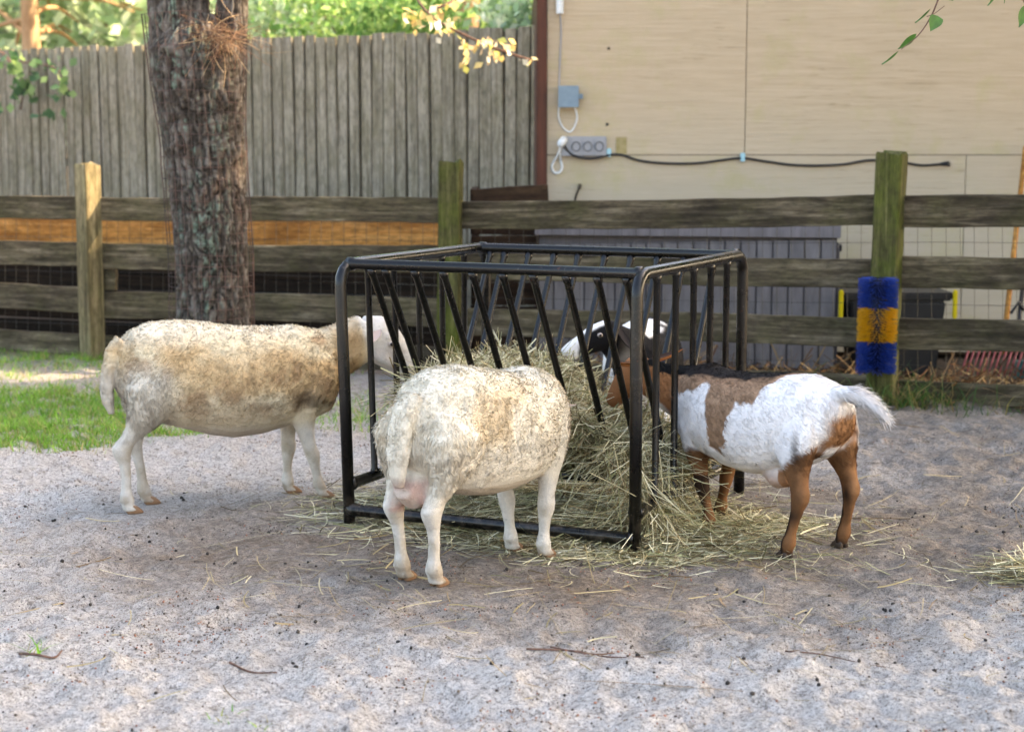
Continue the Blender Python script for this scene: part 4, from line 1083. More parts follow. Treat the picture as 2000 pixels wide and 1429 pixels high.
# ================================================================== twig with heart-shaped leaves hanging in at top right
m = Mat('green_leaf', .45, .4); m.base(m.ramp(m.noise(m.coord('Object'), 40, 4), [(.3, sr(44, 84, 30)), (.7, sr(72, 118, 46))])); GLEAF = m.m
YT = 5.5
tw_e = empty('hanging_twig', at_y(1850, 0, YT), 'thin drooping twig with heart shaped green leaves at top right', 'branch')
P_ = [at_y(1960, -420, YT + .3), at_y(1900, -180, YT + .15), at_y(1836, -10, YT), at_y(1817, 35, YT), at_y(1793, 70, YT), at_y(1760, 97, YT)]
MB().tube(bez(P_, 5), [.0045 - .00013 * i for i in range(26)], 6).build('twig', TWIG, tw_e, True)
MB().tube(bez([at_y(1845, 12, YT), at_y(1825, 27, YT), at_y(1810, 33, YT)], 4), .0012, 5).build('twig', TWIG, tw_e, True)
def leaf(parent, base, tip, width, side_tilt, heart=False):
    base, tip = Vector(base), Vector(tip); d = tip - base; L = d.length; d.normalize()
    vw_ = Vector((0, -1, .1)); s = d.cross(vw_).normalized(); nrm = s.cross(d).normalized()
    s = (s * math.cos(side_tilt) + nrm * math.sin(side_tilt)).normalized()
    nrm = s.cross(d)
    v = []; f = []; N_ = 9
    for i in range(N_):
        t = i / (N_ - 1)
        wdt = width * (math.sin(math.pi * min(1, t ** (.55 if heart else .8))) if 0 < t < 1 else 0)
        c0 = base + d * (L * (t - (.10 * (1 - t) if heart else 0)))
        back = d * (-.06 * L if heart and 0 < t < .3 else 0)
        v += [c0 - s * wdt / 2 + nrm * wdt * .12 + back, c0 - nrm * .08 * L * t * t, c0 + s * wdt / 2 + nrm * wdt * .12 + back]
    for i in range(N_ - 1):
        a = i * 3; f += [(a, a + 1, a + 4, a + 3), (a + 1, a + 2, a + 5, a + 4)]
    o = mk('leaf', v, f, GLEAF, parent, True)
    return o
leaf(tw_e, at_y(1830, 34, YT), at_y(1817, 62, YT), 28 / FPX * YT, .1, True)
leaf(tw_e, at_y(1790, 66, YT), at_y(1754, 97, YT + .02), 15 / FPX * YT, .5)
leaf(tw_e, at_y(1755, 100, YT), at_y(1723, 127, YT), 7 / FPX * YT, .9)
leaf(tw_e, at_y(1818, 17, YT), at_y(1788, 46, YT + .02), 6 / FPX * YT, .9)
leaf(tw_e, at_y(1843, -14, YT), at_y(1862, 2, YT), 22 / FPX * YT, .2, True)
leaf(tw_e, at_y(1950, -22, YT), at_y(1930, 12, YT), 10 / FPX * YT, .7)
leaf(tw_e, at_y(1961, -12, YT), at_y(1962, 7, YT), 5 / FPX * YT, .7)
leaf(tw_e, at_y(2002, 10, YT), at_y(1991, 54, YT), 24 / FPX * YT, .4)
MB().tube(bez([at_y(1900, -180, YT + .15), at_y(1950, -60, YT), at_y(1985, -20, YT), at_y(2004, 12, YT)], 5), .0015, 5).build('twig', TWIG, tw_e, True)
# ================================================================== animals: one continuous skin each, coat of strands on top
def ring_loft(rings, n=24):
    """rings: (centre, side axis, up axis, half width, half height up, half height down)"""
    V = []; F = []
    for (c, sx, ux, a, bu, bd) in rings:
        c = np.array(c, float); sx = np.array(sx, float); ux = np.array(ux, float)
        for k in range(n):
            t = 2 * math.pi * k / n; cs, sn = math.cos(t), math.sin(t)
            e = 0.88
            cx = math.copysign(abs(cs) ** e, cs); sy = math.copysign(abs(sn) ** e, sn)
            V.append(c + sx * a * cx + ux * (bu if sn > 0 else bd) * sy)
    m_ = len(rings)
    for i in range(m_ - 1):
        for k in range(n):
            a, b = i * n + k, i * n + (k + 1) % n; F.append((a, b, b + n, a + n))
    F.append(tuple(range(n - 1, -1, -1))); F.append(tuple(range((m_ - 1) * n, m_ * n)))
    return V, F
def torso(rows):
    R_ = []
    for (s, zt, zb, hw) in rows:
        wl_ = zb + (zt - zb) * .46
        R_.append(((s, 0, wl_), (0, 1, 0), (0, 0, 1), hw, zt - wl_, wl_ - zb))
    return ring_loft(R_, 28)
def leg(rows): return ring_loft([((x, y, z), (1, 0, 0), (0, 1, 0), rx, ry, ry) for (z, x, y, rx, ry) in rows], 16)
def pipe(rows):
    """chain of (centre, half height, half width) along its own axis"""
    R_ = []; P_ = [np.array(q[0], float) for q in rows]
    for i, (c, h, w_) in enumerate(rows):
        t = P_[min(i + 1, len(P_) - 1)] - P_[max(i - 1, 0)]; t /= np.linalg.norm(t)
        ref = np.array([0, 0, 1.0]) if abs(t[2]) < .9 else np.array([-1.0, 0, 0])
        s = np.cross(ref, t); s /= np.linalg.norm(s); u = np.cross(t, s)
        R_.append((c, s, u, w_, h, h))
    return ring_loft(R_, 20)
def skin_mesh(parts, voxel, smooth_it):
    bm = bmesh.new()
    for (V, F) in parts:
        vs_ = [bm.verts.new(tuple(v)) for v in V]
        for f in F: bm.faces.new([vs_[i] for i in f])
    bmesh.ops.recalc_face_normals(bm, faces=bm.faces)
    me = bpy.data.meshes.new('tmp'); bm.to_mesh(me); bm.free()
    o = bpy.data.objects.new('tmp', me); COL.objects.link(o)
    md = o.modifiers.new('r', 'REMESH'); md.mode = 'VOXEL'; md.voxel_size = voxel
    ms = o.modifiers.new('s', 'SMOOTH'); ms.factor = .5; ms.iterations = smooth_it
    dg = bpy.context.evaluated_depsgraph_get(); dg.update()
    out = bpy.data.meshes.new_from_object(o.evaluated_get(dg))
    bpy.data.objects.remove(o); bpy.data.meshes.remove(me)
    return out
def arrays(me):
    n = len(me.vertices); V = np.empty(n * 3, np.float32); me.vertices.foreach_get('co', V)
    N = np.empty(n * 3, np.float32); me.vertices.foreach_get('normal', N)
    me.calc_loop_triangles(); T = np.empty(len(me.loop_triangles) * 3, np.int32); me.loop_triangles.foreach_get('vertices', T)
    return V.reshape(-1, 3).astype(float), N.reshape(-1, 3).astype(float), T.reshape(-1, 3)
COAT = col_mat('animal_hair', .75, .2, .15)
def skin_mat(name, sc_, st, rough=.85):
    m = Mat(name, rough, .15); a = m.n('ShaderNodeAttribute', attribute_name='col').outputs['Color']
    nz = m.noise(m.coord('Object', rnd=False), sc_, 5, .65, .8)
    m.base(m.mix(.55, a, m.ramp(nz, [(.3, g(.78)), (.62, g(1.06))]), 'MULTIPLY')); m.bump(nz, st, .008); return m.m
WOOLM = skin_mat('wool_skin', 105, .55); GOATM = skin_mat('short_hair_skin', 60, .25)
HOOFT = vcol_plain('tan_hoof', sr(142, 108, 80), .6); HOOFD = vcol_plain('dark_hoof', sr(64, 50, 40), .6)
m = Mat('eye_gloss', .12, .6); m.base(sr(40, 28, 18)); EYE = m.m
m = Mat('eye_rim', .4, .4); m.base(sr(180, 168, 160)); EYERIM = m.m
def nrm(a): return a / (np.linalg.norm(a, axis=1, keepdims=True) + 1e-9)
def animal(name, label, cat, group, loc, yaw, parts, colfun, coatfun, nstr, seed, voxel, wool, mat, sm=5):
    me = skin_mesh(parts, voxel, sm)
    V, N, T = arrays(me)
    if wool is not None:
        a = wool(V); d = (fbm(V, 70, 3, seed) - .5) * .007 + (fbm(V, 12, 2, seed + 3) - .5) * .010
        V = V + N * (a * d)[:, None]
        me.vertices.foreach_set('co', V.astype(np.float32).ravel()); me.update(); V, N, T = arrays(me)
    C = colfun(V, N)
    at = me.color_attributes.new('col', 'FLOAT_COLOR', 'POINT'); c4 = np.ones((len(V), 4), np.float32); c4[:, :3] = C; at.data.foreach_set('color', c4.ravel())
    me.shade_smooth()
    o = link_mesh(name, me, mat); o.location = loc; o.rotation_euler = (0, 0, yaw); tag(o, label, cat, group)
    # coat
    r = np.random.default_rng(seed + 9)
    tri = V[T]; ar = np.linalg.norm(np.cross(tri[:, 1] - tri[:, 0], tri[:, 2] - tri[:, 0]), axis=1)
    k = r.choice(len(T), nstr, p=ar / ar.sum()); b = r.dirichlet((1, 1, 1), nstr)
    P = (tri[k] * b[:, :, None]).sum(1); Nn = nrm((N[T][k] * b[:, :, None]).sum(1))
    L, lift, rand, wd, flow = coatfun(P, Nn, r)
    keep = L > .002; P, Nn, L, lift, rand, wd, flow = [q[keep] for q in (P, Nn, L, lift, rand, wd, flow)]; n = len(P)
    fl = nrm(flow - Nn * (flow * Nn).sum(1, keepdims=True))
    wob = np.stack([fbm(P, 40, 2, seed + s_) - .5 for s_ in (1, 2, 3)], 1) * 2
    D = nrm(fl * (1 - lift)[:, None] + Nn * lift[:, None] + rand[:, None] * (wob * .8 + r.normal(0, .40, (n, 3))))
    S = nrm(np.cross(D, Nn + r.normal(0, .5, (n, 3))))
    S = S * np.where((np.cross(S, D) * Nn).sum(1, keepdims=True) < 0, -1.0, 1.0)
    A = P - Nn * .002; w2 = (wd / 2)[:, None]
    mid = A + D * (L * .55)[:, None]; tip = A + D * L[:, None] - Nn * (L * .22)[:, None] * (1 - lift)[:, None]
    VV = np.stack([A - S * w2, A + S * w2, mid + S * w2 * .8, mid - S * w2 * .8, tip], 1).reshape(-1, 3)
    base = np.arange(n)[:, None] * 5
    F3 = np.concatenate([base + [0, 1, 2], base + [0, 2, 3], base + [3, 2, 4]], 0)
    cc = colfun(P, Nn) * (1 + r.normal(0, .06, (n, 1))); cc = np.repeat(np.clip(cc, .004, .92), 5, 0)
    nn = np.repeat(nrm(Nn + .45 * D + .22 * r.normal(size=(n, 3))), 5, 0)
    big_mesh('coat', VV, F3, COAT, o, False, cc, nn)
    return o
def ellip(mat, parent, name, c, rad, M=None, seg=12):
    bm = bmesh.new(); bmesh.ops.create_uvsphere(bm, u_segments=seg, v_segments=seg // 2 + 2, radius=1.0)
    me = bpy.data.meshes.new(name); bm.to_mesh(me); bm.free(); me.shade_smooth()
    ob = link_mesh(name, me, mat, parent); ob.matrix_basis = Matrix.Translation(Vector(c)) @ (M.to_4x4() if M is not None else Matrix.Identity(4)) @ Matrix.Diagonal((*rad, 1)); return ob
def hoof(parent, x, y, mat, ang=0.0, L=.062, Wd=.024, h=.034, z=0.0):
    mb = MB()
    for s in (-1, 1):
        y0 = s * Wd * .54; v = []
        for (t, wz, top) in ((-.42, .8, .75), (-.05, 1.0, 1.0), (.32, .85, .60), (.58, .35, .18)):
            for (yy, zz) in ((-wz * Wd / 2, 0), (wz * Wd / 2, 0), (wz * Wd * .38, h * top), (-wz * Wd * .38, h * top)): v.append((t * L, y0 + yy * (.9) - s * (.12 * Wd if t > .5 else 0), zz))
        f = [(3, 2, 1, 0), (12, 13, 14, 15)]
        for i in range(3):
            for k in range(4): f.append((i * 4 + k, i * 4 + (k + 1) % 4, i * 4 + 4 + (k + 1) % 4, i * 4 + 4 + k))
        mb.add(v, f)
    me = bpy.data.meshes.new('hoof'); me.from_pydata(mb.v, [], mb.f); me.update()
    bm = bmesh.new(); bm.from_mesh(me); bmesh.ops.recalc_face_normals(bm, faces=bm.faces); bmesh.ops.bevel(bm, geom=bm.edges[:], offset=.003, segments=1, affect='EDGES'); bm.to_mesh(me); bm.free()
    ob = link_mesh('hoof', me, mat, parent, True); ob.matrix_basis = Matrix.Translation((x, y, z)) @ Matrix.Rotation(ang, 4, 'Z'); return ob
EARW = col_mat('ear_skin', .8, .2)
def ear(parent, base, tip, width, cup, colr, inner=None, droop=0.0):
    base, tip = Vector(base), Vector(tip); d = tip - base; L = d.length; d = d.normalized(); up = Vector((0, 0, 1)); s = d.cross(up).normalized(); u = s.cross(d)
    V = []; F = []; C = []; N_ = 9; M_ = 6
    for side in (0, 1):
        for i in range(N_):
            t = i / (N_ - 1); wdt = width * (.42 + .58 * math.sin(math.pi * min(1, t * .85 + .12))) * (1 - t ** 5)
            c = base + d * L * t + Vector((0, 0, -droop * t * t))
            for k in range(M_ + 1):
                a = (k / M_ - .5) * 2
                V.append(c + s * (wdt * .5 * a) + u * (-cup * wdt * (1 - a * a) * (1) + (.006 * (1 - a * a) * (1 - t) + .0015 if side else -.0015)))
                C.append(lin(*(inner if (side and inner) else colr)))
    b2 = N_ * (M_ + 1)
    for side in (0, 1):
        for i in range(N_ - 1):
            for k in range(M_):
                a = side * b2 + i * (M_ + 1) + k; q = (a, a + 1, a + M_ + 2, a + M_ + 1); F.append(q if side else q[::-1])
    for i in range(N_ - 1):
        for k in (0, M_): a = i * (M_ + 1) + k; F.append((a, a + M_ + 1, b2 + a + M_ + 1, b2 + a))
    return big_mesh('ear', np.array([tuple(v) for v in V]), np.array(F), EARW, parent, True, np.array(C))
def blend(c, colr, a): return c * (1 - a[:, None]) + lin(*colr) * a[:, None]
def gauss(P, c, s): return np.exp(-(((P - np.array(c)) / np.array(s)) ** 2).sum(1))

# ------------------------------------------------------------------ sheep
SHEEP_T = [(-.405, .60, .47, .05), (-.385, .642, .43, .10), (-.34, .685, .38, .14), (-.26, .710, .335, .175), (-.17, .716, .305, .192), (-.06, .701, .272, .207), (.03, .688, .256, .215), (.14, .677, .264, .207), (.22, .676, .282, .190), (.29, .676, .300, .170), (.36, .660, .312, .145), (.42, .648, .335, .112), (.452, .63, .40, .07)]
def sheep_hind(fx, fy, sx=0.0, thigh=(-.27, .10)):
    s = 1 if fy > 0 else -1; tx, ty = thigh; k = lambda t: tx + (fx - .025 - tx) * t
    ky = lambda t: s * ty + (fy - s * ty) * t
    return leg([(.56, tx + .02, s * (ty - .02), .10, .055), (.48, tx, s * ty, .115, .074), (.42, k(.08) + .004, ky(.1), .106, .070), (.375, k(.2) + .002, ky(.22), .086, .058), (.335, k(.38) - .006, ky(.4), .062, .046), (.30, k(.55) - .020, ky(.55), .044, .036), (.272, k(.68) - .034, ky(.66), .038, .031), (.25, k(.72) - .042, ky(.7), .040, .031), (.228, k(.76) - .038, ky(.74), .033, .028),
        (.19, k(.80) - .024, ky(.8), .0215, .020), (.14, k(.86) - .012, ky(.86), .019, .018), (.095, k(.92) - .006, ky(.95), .019, .0185), (.068, k(.95) - .002, fy, .0245, .0245), (.050, k(.96) + .001, fy, .029, .0275), (.034, k(1.0) + .007, fy, .023, .023), (.020, k(1.0) + .016, fy, .029, .027), (.010, k(1.0) + .022, fy, .030, .027)])
def sheep_front(fx, fy, sh=(.285, .115)):
    s = 1 if fy > 0 else -1; tx, ty = sh; k = lambda t: tx + (fx - .02 - tx) * t; ky = lambda t: s * ty + (fy - s * ty) * t
    return leg([(.52, tx + .02, s * (ty - .02), .085, .05), (.42, tx, s * ty, .075, .055), (.35, k(.02), ky(.15), .057, .046), (.30, k(.10), ky(.33), .042, .036), (.25, k(.26), ky(.5), .031, .029), (.215, k(.4), ky(.62), .028, .027), (.19, k(.49) + .003, ky(.7), .0305, .030), (.165, k(.57) + .003, ky(.75), .0275, .028), (.14, k(.66), ky(.82), .0215, .0225),
        (.095, k(.8), ky(.92), .017, .0175), (.068, k(.89), fy, .0215, .0225), (.050, k(.93), fy, .0265, .0265), (.034, k(.98) + .004, fy, .022, .0225), (.020, k(1.0) + .012, fy, .028, .026), (.010, k(1.0) + .018, fy, .029, .026)])
def wool_mask(P):
    return sstep(P[:, 2], .28, .42) * (1 - sstep(P[:, 0], .53, .58)) * (1 - (1 - sstep(P[:, 0], -.30, -.24)) * (1 - sstep(np.abs(P[:, 1] - .02), .06, .09)) * (1 - sstep(P[:, 2], .38, .43)))
def sheep_coat(tail_x):
    def f(P, N, r):
        n = len(P); w_ = wool_mask(P); face = sstep(P[:, 0], .54, .58) * sstep(P[:, 2], .34, .4); hind = (1 - sstep(P[:, 0], -.30, -.16)) * (1 - sstep(P[:, 2], .46, .60)) * sstep(P[:, 2], .24, .33)
        tail_ = (P[:, 0] < tail_x) & (P[:, 2] > .30)
        hind = np.where(tail_, 0, hind) * (1 - (np.abs(P[:, 1]) < .05) * (P[:, 2] < .40))
        L = .0080 + .0040 * w_ * (1 - face); L = np.where(hind > .3, .010 + .014 * hind, L) * r.uniform(.6, 1.3, n); L = np.where(face > .5, .0045, L); L = np.where(tail_, .010, L)
        lift = .10 + .20 * w_ * (1 - hind); rand = .34 + .34 * w_ * (1 - .5 * hind)
        wd = np.full(n, .0019) + .0012 * w_
        flow = np.tile([-.7, 0, -.75], (n, 1)) + np.outer(hind, [.9, 0, -.4])
        return L, lift, rand, wd, flow
    return f
def sheep_eye(o, c, M=None):
    ellip(EYERIM, o, 'eyelid', c, (.016, .008, .011)); ellip(EYE, o, 'eye', (c[0] + .001, c[1] * 1.05, c[2]), (.012, .007, .008))

# sheep at the left end of the feeder
yaw1 = R(22.0); O1 = (-1.1159, 6.4394, 0)
head1 = [((.565, 0, .628), .078, .060), ((.61, .0, .622), .087, .068), ((.652, 0, .587), .087, .066), ((.69, 0, .549), .073, .054), ((.72, 0, .513), .058, .045), ((.739, 0, .487), .047, .040), ((.752, 0, .467), .034, .032)]
neck1 = [((.34, 0, .53), .135, .115), ((.42, 0, .548), .112, .092), ((.48, 0, .575), .098, .078), ((.535, 0, .602), .096, .070), ((.585, 0, .622), .088, .064)]
tail1 = [((-.375, -.02, .645), .035, .035), ((-.410, -.02, .61), .032, .036), ((-.432, -.02, .55), .026, .036), ((-.441, -.02, .48), .022, .034), ((-.437, -.02, .42), .019, .028), ((-.425, -.02, .375), .011, .016)]
brow1 = [pipe([((.622, s_ * .046, .640), .012, .014), ((.65, s_ * .058, .622), .016, .014), ((.682, s_ * .050, .597), .010, .010)]) for s_ in (-1, 1)]
jaw1 = [pipe([((.60, s_ * .040, .575), .030, .022), ((.635, s_ * .046, .545), .030, .020), ((.675, s_ * .036, .51), .018, .012)]) for s_ in (-1, 1)]
p1 = [torso(SHEEP_T), pipe(neck1), pipe(head1)] + brow1 + jaw1 + [pipe(tail1), sheep_hind(-.366, -.066), sheep_hind(-.275, .075), sheep_front(.384, -.075), sheep_front(.286, .072)]
def col_sheep1(P, N):
    c = np.tile(lin(232, 216, 184), (len(P), 1))
    n1_ = fbm(P, 6, 3, 501); n2_ = fbm(P, 16, 4, 502); n3_ = fbm(P, 55, 2, 503)
    top = sstep(P[:, 2] + .05 * (n1_ - .5), .61, .70)
    c = blend(c, (206, 174, 130), sstep(n1_ + .14 * gauss(P, (.0, 0, .53), (.34, 9, .11)), .40, .68) * .92 * wool_mask(P))
    c = blend(c, (168, 136, 102), sstep(n2_ + .13 * gauss(P, (.1, 0, .40), (.3, 9, .10)), .50, .74) * .8 * wool_mask(P) * (1 - top))
    c = blend(c, (244, 234, 212), top * .85)
    hind_ = (1 - sstep(P[:, 0] + .05 * (n1_ - .5), -.30, -.16)) * (1 - sstep(P[:, 2] + .06 * (n1_ - .5), .50, .60))
    c = blend(c, (214, 207, 194), hind_ * .85)
    c = blend(c, (190, 168, 140), gauss(P, (-.05, 0, .36), (.24, 9, .07)) * .6)
    c = blend(c, (196, 160, 114), sstep(P[:, 0], .38, .45) * (1 - sstep(P[:, 0], .52, .57)) * sstep(P[:, 2], .36, .44) * .75 * (1 - .55 * sstep(P[:, 2], .62, .70)))
    dirt = gauss(P, (.285, -.15, .415), (.065, .2, .05)) + .75 * gauss(P, (.365, -.12, .375), (.06, .2, .028)) + .5 * gauss(P, (.16, -.2, .41), (.1, .2, .045))
    c = blend(c, (84, 64, 48), np.clip(sstep(dirt * (.1 + 1.8 * n2_), .25, .95), 0, 1) * .85)
    legs = 1 - sstep(P[:, 2], .27, .34)
    c = blend(c, (220, 213, 202), legs * .9)
    c = blend(c, (182, 166, 142), legs * sstep(n2_, .45, .7) * .6)
    c = blend(c, (150, 128, 104), (1 - sstep(P[:, 2], .02, .09)) * sstep(n2_, .4, .62) * .6)
    c = blend(c, (228, 222, 214), sstep(P[:, 0] + .25 * (P[:, 2] - .62), .545, .575) * sstep(P[:, 2], .3, .4))
    hd_ = sstep(P[:, 0], .56, .60) * sstep(P[:, 2], .3, .4)
    c = blend(c, (196, 184, 176), hd_ * sstep(n2_, .46, .66) * .6)
    c = blend(c, (120, 104, 98), hd_ * gauss(P, (.668, -.065, .590), (.020, .03, .010)) * .8)  # eye socket and the line to the muzzle: shading painted in for relief
    c = blend(c, (150, 134, 126), hd_ * gauss(P, (.700, -.05, .560), (.035, .03, .008)) * .5)
    c = blend(c, (206, 170, 158), gauss(P, (.757, 0, .47), (.022, .05, .022)) * .8)
    c = blend(c, (202, 178, 152), (1 - sstep(P[:, 2], .28, .33)) * sstep(P[:, 2], .22, .26) * (np.abs(P[:, 0]) < .25) * .6)
    return c * (.74 + .16 * n3_)[:, None]
s1 = animal('sheep', 'cream wool sheep with brown stained flank standing left of the feeder', 'sheep', 'sheep at the feeder', O1, yaw1, p1, col_sheep1, sheep_coat(-.405), 130000, 41, .0062, wool_mask, WOOLM, 4)
for (fx, fy) in ((-.366, -.066), (-.275, .075), (.384, -.075), (.286, .072)): hoof(s1, fx + .004, fy, HOOFT)
for s in (-1, 1):
    sheep_eye(s1, (.664, s * .0675, .594))
    ear(s1, (.605, s * .058, .655), (.552, s * .155, .622), .056, .25, (222, 214, 204), (186, 162, 150), .012)

# sheep with its back to the viewer, in front of the feeder
yaw2 = R(52.0); O2 = (-.113, 5.424, 0)
T2 = [(-.340, .55, .42, .040), (-.323, .605, .38, .086), (-.277, .657, .335, .128), (-.195, .682, .295, .156), (-.105, .686, .262, .176), (.0, .667, .246, .188), (.09, .645, .248, .192), (.17, .631, .258, .184), (.25, .641, .276, .165), (.315, .628, .292, .142), (.365, .592, .318, .108), (.40, .54, .37, .07)]
head2 = [((.44, .075, .46), .075, .06), ((.485, .09, .445), .086, .066), ((.525, .105, .405), .084, .064), ((.555, .118, .36), .070, .052), ((.578, .125, .32), .055, .044), ((.592, .13, .292), .042, .037)]
neck2 = [((.30, 0, .48), .13, .12), ((.37, .03, .475), .11, .095), ((.43, .065, .465), .095, .078), ((.475, .085, .45), .088, .068)]
tail2 = [((-.305, .0, .60), .04, .043), ((-.345, .005, .56), .036, .045), ((-.366, .01, .49), .031, .043), ((-.374, .012, .42), .027, .037), ((-.372, .015, .36), .021, .028), ((-.366, .015, .325), .012, .018)]
udder = [((-.18, .02, .36), .06, .062), ((-.25, .02, .325), .072, .062), ((-.30, .02, .312), .066, .056), ((-.338, .02, .33), .046, .040)]
f2 = ((-.25, -.045), (-.255, .085), (.253, -.095), (.253, .045))
p2 = [torso(T2), pipe(neck2), pipe(head2), pipe(tail2), pipe(udder), sheep_hind(f2[0][0] + .0, f2[0][1], 0, (-.225, .105)), sheep_hind(f2[1][0], f2[1][1], 0, (-.225, .110)), sheep_front(f2[2][0], f2[2][1], (.24, .12)), sheep_front(f2[3][0], f2[3][1], (.24, .12))]
def col_sheep2(P, N):
    c = np.tile(lin(240, 230, 210), (len(P), 1))
    n1_ = fbm(P, 8, 4, 601); n2_ = fbm(P, 18, 4, 602); n3_ = fbm(P, 55, 2, 603)
    c = blend(c, (222, 200, 166), sstep(n1_ + .20 * gauss(P, (-.16, -.16, .52), (.22, .2, .06)), .48, .72) * .9 * wool_mask(P))
    c = blend(c, (246, 239, 220), sstep(P[:, 2] + .05 * (n1_ - .5), .59, .66) * .8)
    low = (1 - sstep(P[:, 2] + .06 * (n1_ - .5), .40, .50))
    c = blend(c, (230, 220, 202), low * .85)
    c = blend(c, (170, 150, 122), sstep(n2_, .62, .76) * low * .4)
    c = blend(c, (160, 124, 92), gauss(P, (.35, -.10, .40), (.05, .12, .12)) * sstep(n2_, .4, .6) * .9)
    legs = 1 - sstep(P[:, 2], .24, .31)
    c = blend(c, (222, 215, 204), legs * .9)
    c = blend(c, (184, 168, 144), legs * sstep(n2_, .45, .7) * .6)
    c = blend(c, (150, 128, 104), (1 - sstep(P[:, 2], .02, .09)) * sstep(n2_, .4, .62) * .6)
    ud = (1 - sstep(P[:, 0], -.27, -.22)) * (1 - sstep(np.abs(P[:, 1] - .02), .05, .08)) * (1 - sstep(P[:, 2] + .04 * (n2_ - .5), .335, .365)) * sstep(P[:, 2], .225, .245)
    c = blend(c, (208, 188, 172), ud * .95)
    c = blend(c, (196, 158, 144), ud * sstep(n2_ + 1.2 * (.30 - P[:, 2]), .36, .62) * .8)
    c = blend(c, (206, 190, 168), ((P[:, 2] > .2) & (P[:, 2] < .30) & (P[:, 0] > -.2) & (P[:, 0] < .2)) * .8)
    sp = sstep(fbm(P, 60, 2, 605), .78, .82)
    c = blend(c, (110, 98, 84), sp * .4)
    return c * (.74 + .16 * n3_)[:, None]
s2 = animal('sheep', 'white fleeced ewe with pink udder seen from behind in front of the feeder', 'sheep', 'sheep at the feeder', O2, yaw2, p2, col_sheep2, sheep_coat(-.35), 140000, 43, .0062, wool_mask, WOOLM, 4)
for (fx, fy) in f2: hoof(s2, fx + .004, fy, HOOFT)
for s in (-1, 1):
    sheep_eye(s2, (.535, .11 + s * .06, .415))
    ear(s2, (.475, .085 + s * .055, .475), (.46, .085 + s * .150, .492), .045, .22, (224, 216, 204), (200, 166, 156), .0)

# ------------------------------------------------------------------ goats
GOAT_T = [(-.365, .525, .43, .045), (-.345, .553, .39, .085), (-.29, .588, .335, .13), (-.21, .606, .292, .160), (-.11, .602, .248, .186), (-.01, .590, .236, .195), (.09, .580, .244, .188), (.18, .580, .258, .168), (.27, .592, .278, .138), (.33, .582, .30, .118), (.375, .55, .33, .09), (.40, .50, .39, .055)]
def goat_hind(fx, fy, th=(-.235, .095)):
    s = 1 if fy > 0 else -1; tx, ty = th; k = lambda t: tx + (fx - .015 - tx) * t; ky = lambda t: s * ty + (fy - s * ty) * t
    return leg([(.50, tx + .01, s * (ty - .01), .095, .05), (.42, tx, s * ty, .098, .062), (.37, k(.1) - .004, ky(.2), .084, .058), (.325, k(.3) - .012, ky(.4), .060, .046), (.285, k(.5) - .024, ky(.56), .042, .035), (.25, k(.6) - .036, ky(.66), .033, .028), (.225, k(.65) - .044, ky(.72), .034, .028), (.20, k(.68) - .044, ky(.76), .031, .027),
        (.17, k(.75) - .034, ky(.82), .022, .021), (.12, k(.86) - .018, ky(.92), .0185, .018), (.085, k(.94) - .006, ky(.97), .019, .019), (.065, k(.97) - .001, fy, .024, .024), (.048, k(1.0) + .002, fy, .025, .025), (.030, k(1.0) + .009, fy, .021, .022), (.012, k(1.0) + .018, fy, .025, .024)])
def goat_front(fx, fy, sh=(.235, .10)):
    s = 1 if fy > 0 else -1; tx, ty = sh; k = lambda t: tx + (fx - .012 - tx) * t; ky = lambda t: s * ty + (fy - s * ty) * t
    return leg([(.46, tx + .015, s * (ty - .015), .075, .05), (.37, tx, s * ty, .064, .05), (.30, k(.05), ky(.2), .048, .041), (.25, k(.2), ky(.4), .035, .032), (.205, k(.4), ky(.58), .026, .025), (.175, k(.5) + .003, ky(.68), .027, .027), (.15, k(.58) + .003, ky(.75), .025, .025), (.125, k(.7), ky(.83), .0195, .0195), (.085, k(.88), ky(.95), .0175, .0175), (.062, k(.95), fy, .023, .023), (.046, k(.99), fy, .025, .025), (.030, k(1.0) + .006, fy, .021, .022), (.012, k(1.0) + .014, fy, .025, .024)])
def goat_coat(headx, tail):
    def f(P, N, r):
        n = len(P); body = sstep(P[:, 2], .24, .32) * (1 - sstep(P[:, 0], headx - .06, headx)); tl = 1 - sstep(P[:, 0], -.40, -.36)
        L = (.007 + .012 * body) * r.uniform(.6, 1.3, n); L = np.where(P[:, 0] > headx - .03, .007, L)
        if tail: L = np.where((tl > .4), r.uniform(.022, .065, n), L)
        lift = .10 + .06 * body + .10 * tl * tail; rand = np.full(n, .20) + .12 * tl * tail; wd = np.full(n, .0020) - .0006 * tl * tail
        flow = np.tile([-.8, 0, -.55], (n, 1)) + np.outer(tl * tail, [-.5, 0, -.15])
        return L, lift, rand, wd, flow
    return f
O3 = (.879, 5.836, 0); yaw3 = math.atan2(.785, -.62)
f3 = ((-.249, .145), (-.262, -.119), (.182, .088), (.315, -.105))
neck3 = [((.26, 0, .47), .13, .10), ((.34, .02, .475), .11, .082), ((.405, .055, .495), .088, .066), ((.455, .09, .52), .072, .055), ((.50, .115, .545), .064, .05)]
head3 = [((.478, .112, .565), .050, .046), ((.515, .125, .55), .060, .053), ((.555, .13, .515), .057, .048), ((.592, .133, .475), .045, .038), ((.622, .136, .44), .035, .031), ((.642, .137, .418), .026, .025)]
tail3 = [((-.33, 0, .545), .035, .04), ((-.375, 0, .562), .025, .034), ((-.42, 0, .562), .018, .030), ((-.465, 0, .548), .013, .026), ((-.505, 0, .528), .010, .020), ((-.535, 0, .50), .007, .012)]
ud3 = [((-.06, .03, .275), .03, .05), ((-.13, .03, .255), .05, .075), ((-.19, .03, .265), .04, .06)]
